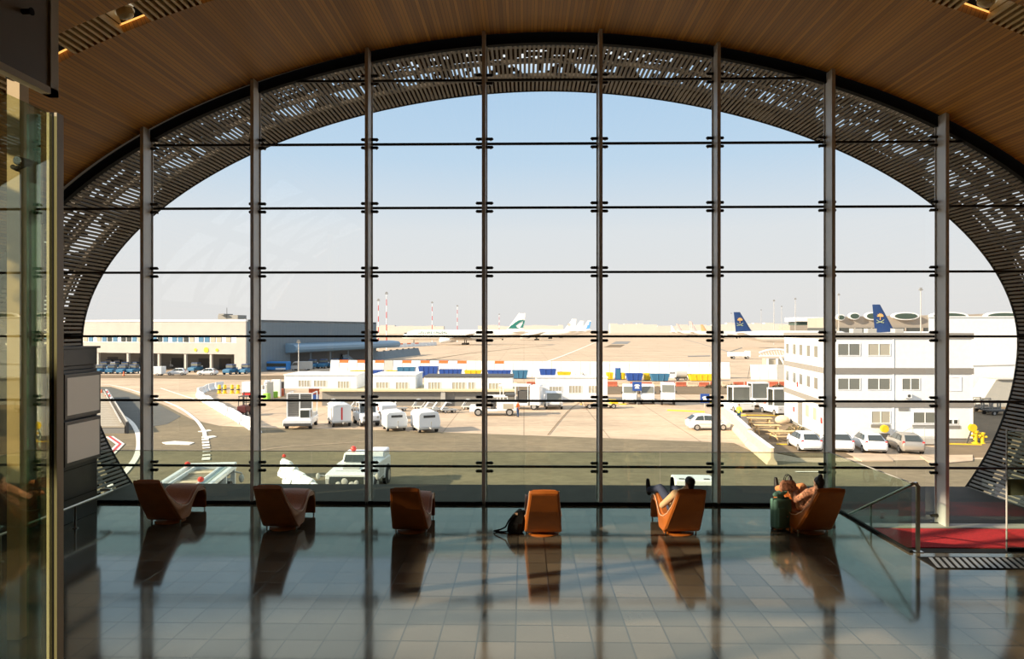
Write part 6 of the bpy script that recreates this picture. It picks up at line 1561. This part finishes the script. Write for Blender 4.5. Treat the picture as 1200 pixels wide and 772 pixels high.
# big white airliner, nose to the left, jade brush stroke on the fin
t, fin, zt, zc = plane('airliner', 'big white airliner facing left with a jade green brush mark on its tail', 74, 3.1, finh=10.2)
put(t, 544, 422, -4, 1.07)
x0 = .33 * 74
def onfin(mb, pts, th=.42):
    for s_ in (-1, 1): mb.prism(pts, 'y', s_ * th - .03, s_ * th + .03)
L_ = 74
def fp(u, v):     # u along chord 0..1, v up the fin 0..1
    k = min(1, max(0, v)); z = zt + 10.2 * k; lead = x0 + .01 * L_ + (.10 - .01) * L_ * (k - .12) / .88; ch = (.125 + (.05 - .125) * (k - .12) / .88) * L_
    return (lead + u * ch, z)
m = MB(); onfin(m, [fp(*p) for p in ((.02, .14), (.05, .26), (.22, .45), (.45, .60), (.98, .64), (.80, .55), (.60, .46), (.42, .30), (.55, .20), (.75, .14))]); m.build('green_brush_mark', fin, M_jade)
m = MB(); onfin(m, [fp(*p) for p in ((.75, .16), (.95, .20), (1.0, .40), (1.02, .60), (.90, .60), (.88, .42))]); m.build('green_tail_edge', fin, M_jade)
m = MB(); m.bx(-.30 * 74, -.0, -3.16, -3.1, zc + 1.25, zc + 1.3)
cu = bpy.data.curves.new('title', 'FONT'); cu.body = 'CATHAY PACIFIC'; cu.size = 2.2; cu.extrude = .03
tmp = bpy.data.objects.new('title', cu); C.objects.link(tmp); bpy.context.view_layer.update()
me = bpy.data.meshes.new_from_object(tmp.evaluated_get(bpy.context.evaluated_depsgraph_get())); bpy.data.objects.remove(tmp); me.materials.clear(); me.materials.append(M_jade)
o = bpy.data.objects.new('fuselage_lettering', me); C.objects.link(o); o.parent = t; o.location = (-.36 * 74, -3.14, zc + 1.0); o.rotation_euler = (PI / 2, 0, 0)
t['label'] = 'big white airliner facing left with a jade green brush mark on its tail'
# second one behind its tail, then two more
t, fin, zt, zc = plane('airliner', 'white airliner behind the big one, with a small grey mark on its tail', 66, 2.9, finh=9); put(t, 628, 600, -6, 1.12)
m = MB(); m.cyl((x0 * .95, -.4, zt + 4.6), (x0 * .95, .4, zt + 4.6), 1.2, n=14); m.v = [v + Vector((2.6, 0, 0)) for v in m.v]; m.build('grey_roundel', fin, M_lgrey)
t, fin, zt, zc = plane('airliner', 'plain white airliner second behind the big one', 66, 2.9, finh=9); put(t, 644, 700, -6, 1.1)
t, fin, zt, zc = plane('airliner', 'white airliner with a light blue tail mark, farthest right of the left-hand group', 60, 2.7, finh=9); put(t, 657, 780, -6, 1.2); x0 = .33 * 60
m = MB(); m.prism([(x0 + 3.2, zt + 1.0), (x0 + 7.6, zt + 1.6), (x0 + 8.8, zt + 8.0), (x0 + 7.2, zt + 8.2), (x0 + 6.8, zt + 4.5), (x0 + 5.6, zt + 5.4), (x0 + 5.2, zt + 3.0)], 'y', -.40, .40); m.build('blue_tail_mark', fin, mk('light_blue_tail', (.10, .33, .68), .4))
# tails facing the other way on the right
red_tail = striped('striped_tail', (.75, .72, .70), (.60, .12, .12), 'Z', .35, .5, 0)
t, fin, zt, zc = plane('airliner', 'small distant airliner with a pale tail left of the sixth column', 50, 2.4, finh=8); put(t, 807, 900, 184)
t, fin, zt, zc = plane('airliner', 'distant airliner whose tail carries red stripes', 56, 2.6, tail=red_tail, finh=9.5); put(t, 817, 850, 184)
t, fin, zt, zc = plane('airliner', 'distant white airliner with a red edged tail next to the sixth column', 58, 2.6, tail=striped('red_edge_tail', (.75, .72, .70), (.65, .20, .18), 'X', .2, .5, 0), finh=11); put(t, 838, 720, 184)
t, fin, zt, zc = plane('airliner', 'distant airliner with an orange tail partly behind the sixth column', 50, 2.5, tail=mk('peach_tail', (.80, .45, .22), .5), finh=8); put(t, 846, 760, 184)
def palm(fin, x0, zt, finh, L):
    """gold palm tree over two crossed sabres"""
    k = .46; z = zt + finh * .52; xm = x0 + .01 * L + .09 * L * .45 / .88 * 1.0 + .045 * L
    m = MB()
    for s_ in (-1, 1):
        y = s_ * .40
        m.prism([(xm - .12, z - .6), (xm + .12, z - .6), (xm + .1, z + .7), (xm - .1, z + .7)], 'y', y - .03, y + .03)
        for a in (-75, -45, -15, 15, 45, 75):
            r = math.radians(90 + a); d = Vector((math.cos(r), math.sin(r))); c = Vector((xm, z + .6)); n_ = Vector((-d.y, d.x)) * .28
            m.prism([tuple(c), tuple(c + d * .9 + n_), tuple(c + d * 1.5), tuple(c + d * .9 - n_)], 'y', y - .03, y + .03)
    m.build('palm_emblem', fin, M_gold)
    m = MB()
    for s_ in (-1, 1):
        y = s_ * .40
        for q in (-1, 1):
            pts = [(xm - q * 1.5 + q * 3.0 * i / 8, z - 1.9 + .0 + 1.2 * (i / 8) ** 2 * 1.0) for i in range(9)]
            m.prism(pts + [(p[0], p[1] + .22) for p in pts[::-1]], 'y', y - .03, y + .03)
    m.build('crossed_sabres', fin, M_gold if False else mk('pale_sabres', (.42, .50, .30), .5))
t, fin, zt, zc = plane('airliner', 'airliner facing right with a dark blue tail bearing a gold palm and sabres, left one', 58, 2.8, tail=M_tailblue, finh=9.5); put(t, 929, 350, 181, 1.08)
palm(fin, .33 * 58, zt, 9.5, 58)
t, fin, zt, zc = plane('airliner', 'airliner with a dark blue palm-marked tail before the lens windows', 60, 2.8, tail=M_tailblue, finh=11.5); put(t, 1109, 292, 178, 1.06)
palm(fin, .33 * 60, zt, 11.5, 60)
# ================================================================== light, sky, camera
w = bpy.data.worlds.new('sky'); bpy.context.scene.world = w; w.use_nodes = True; nt = w.node_tree; nt.nodes.clear()
out = nt.nodes.new('ShaderNodeOutputWorld'); bg = nt.nodes.new('ShaderNodeBackground'); nt.links.new(bg.outputs[0], out.inputs[0])
tc = nt.nodes.new('ShaderNodeTexCoord'); sp = nt.nodes.new('ShaderNodeSeparateXYZ'); nt.links.new(tc.outputs['Generated'], sp.inputs[0])
cr = nt.nodes.new('ShaderNodeValToRGB'); nt.links.new(sp.outputs[2], cr.inputs[0])
e = cr.color_ramp.elements
e[0].position = 0.0; e[0].color = (.76, .745, .73, 1); e[1].position = 1.0; e[1].color = (.6, .7, .85, 1)
for p_, c_ in ((.05, (.775, .768, .758)), (.14, (.735, .77, .80)), (.24, (.52, .68, .84)), (.34, (.43, .62, .83)), (.352, (.48, .66, .85)), (.375, (1.0, 1.05, 1.08)), (.75, (.75, .82, .9))):
    x = e.new(p_); x.color = (*c_, 1)
nt.links.new(cr.outputs[0], bg.inputs[0]); bg.inputs[1].default_value = 1.0
L = Vector((.868, .30, -.40)).normalized()
sl_ = bpy.data.lights.new('sun', 'SUN'); sl_.energy = 10.0; sl_.color = (1, .80, .57); sl_.angle = math.radians(.8)
so = bpy.data.objects.new('sun', sl_); C.objects.link(so); so.rotation_euler = L.to_track_quat('-Z', 'Y').to_euler(); so.location = (-60, -30, 40)
cd = bpy.data.cameras.new('camera'); co = bpy.data.objects.new('camera', cd); C.objects.link(co)
cd.sensor_width = 36; cd.lens = 24; cd.clip_end = 6000; cd.clip_start = .05
co.location = (0, 0, EYE); co.rotation_euler = (PI / 2, 0, YAW); bpy.context.scene.camera = co
sc = bpy.context.scene
sc.view_settings.view_transform = 'Standard'; sc.view_settings.look = 'None'; sc.view_settings.gamma = 1; sc.view_settings.exposure = 0.12
sc.view_settings.use_curve_mapping = False
sc.cycles.use_denoising = True; sc.cycles.max_bounces = 10; sc.cycles.transparent_max_bounces = 24; sc.cycles.sample_clamp_indirect = 6
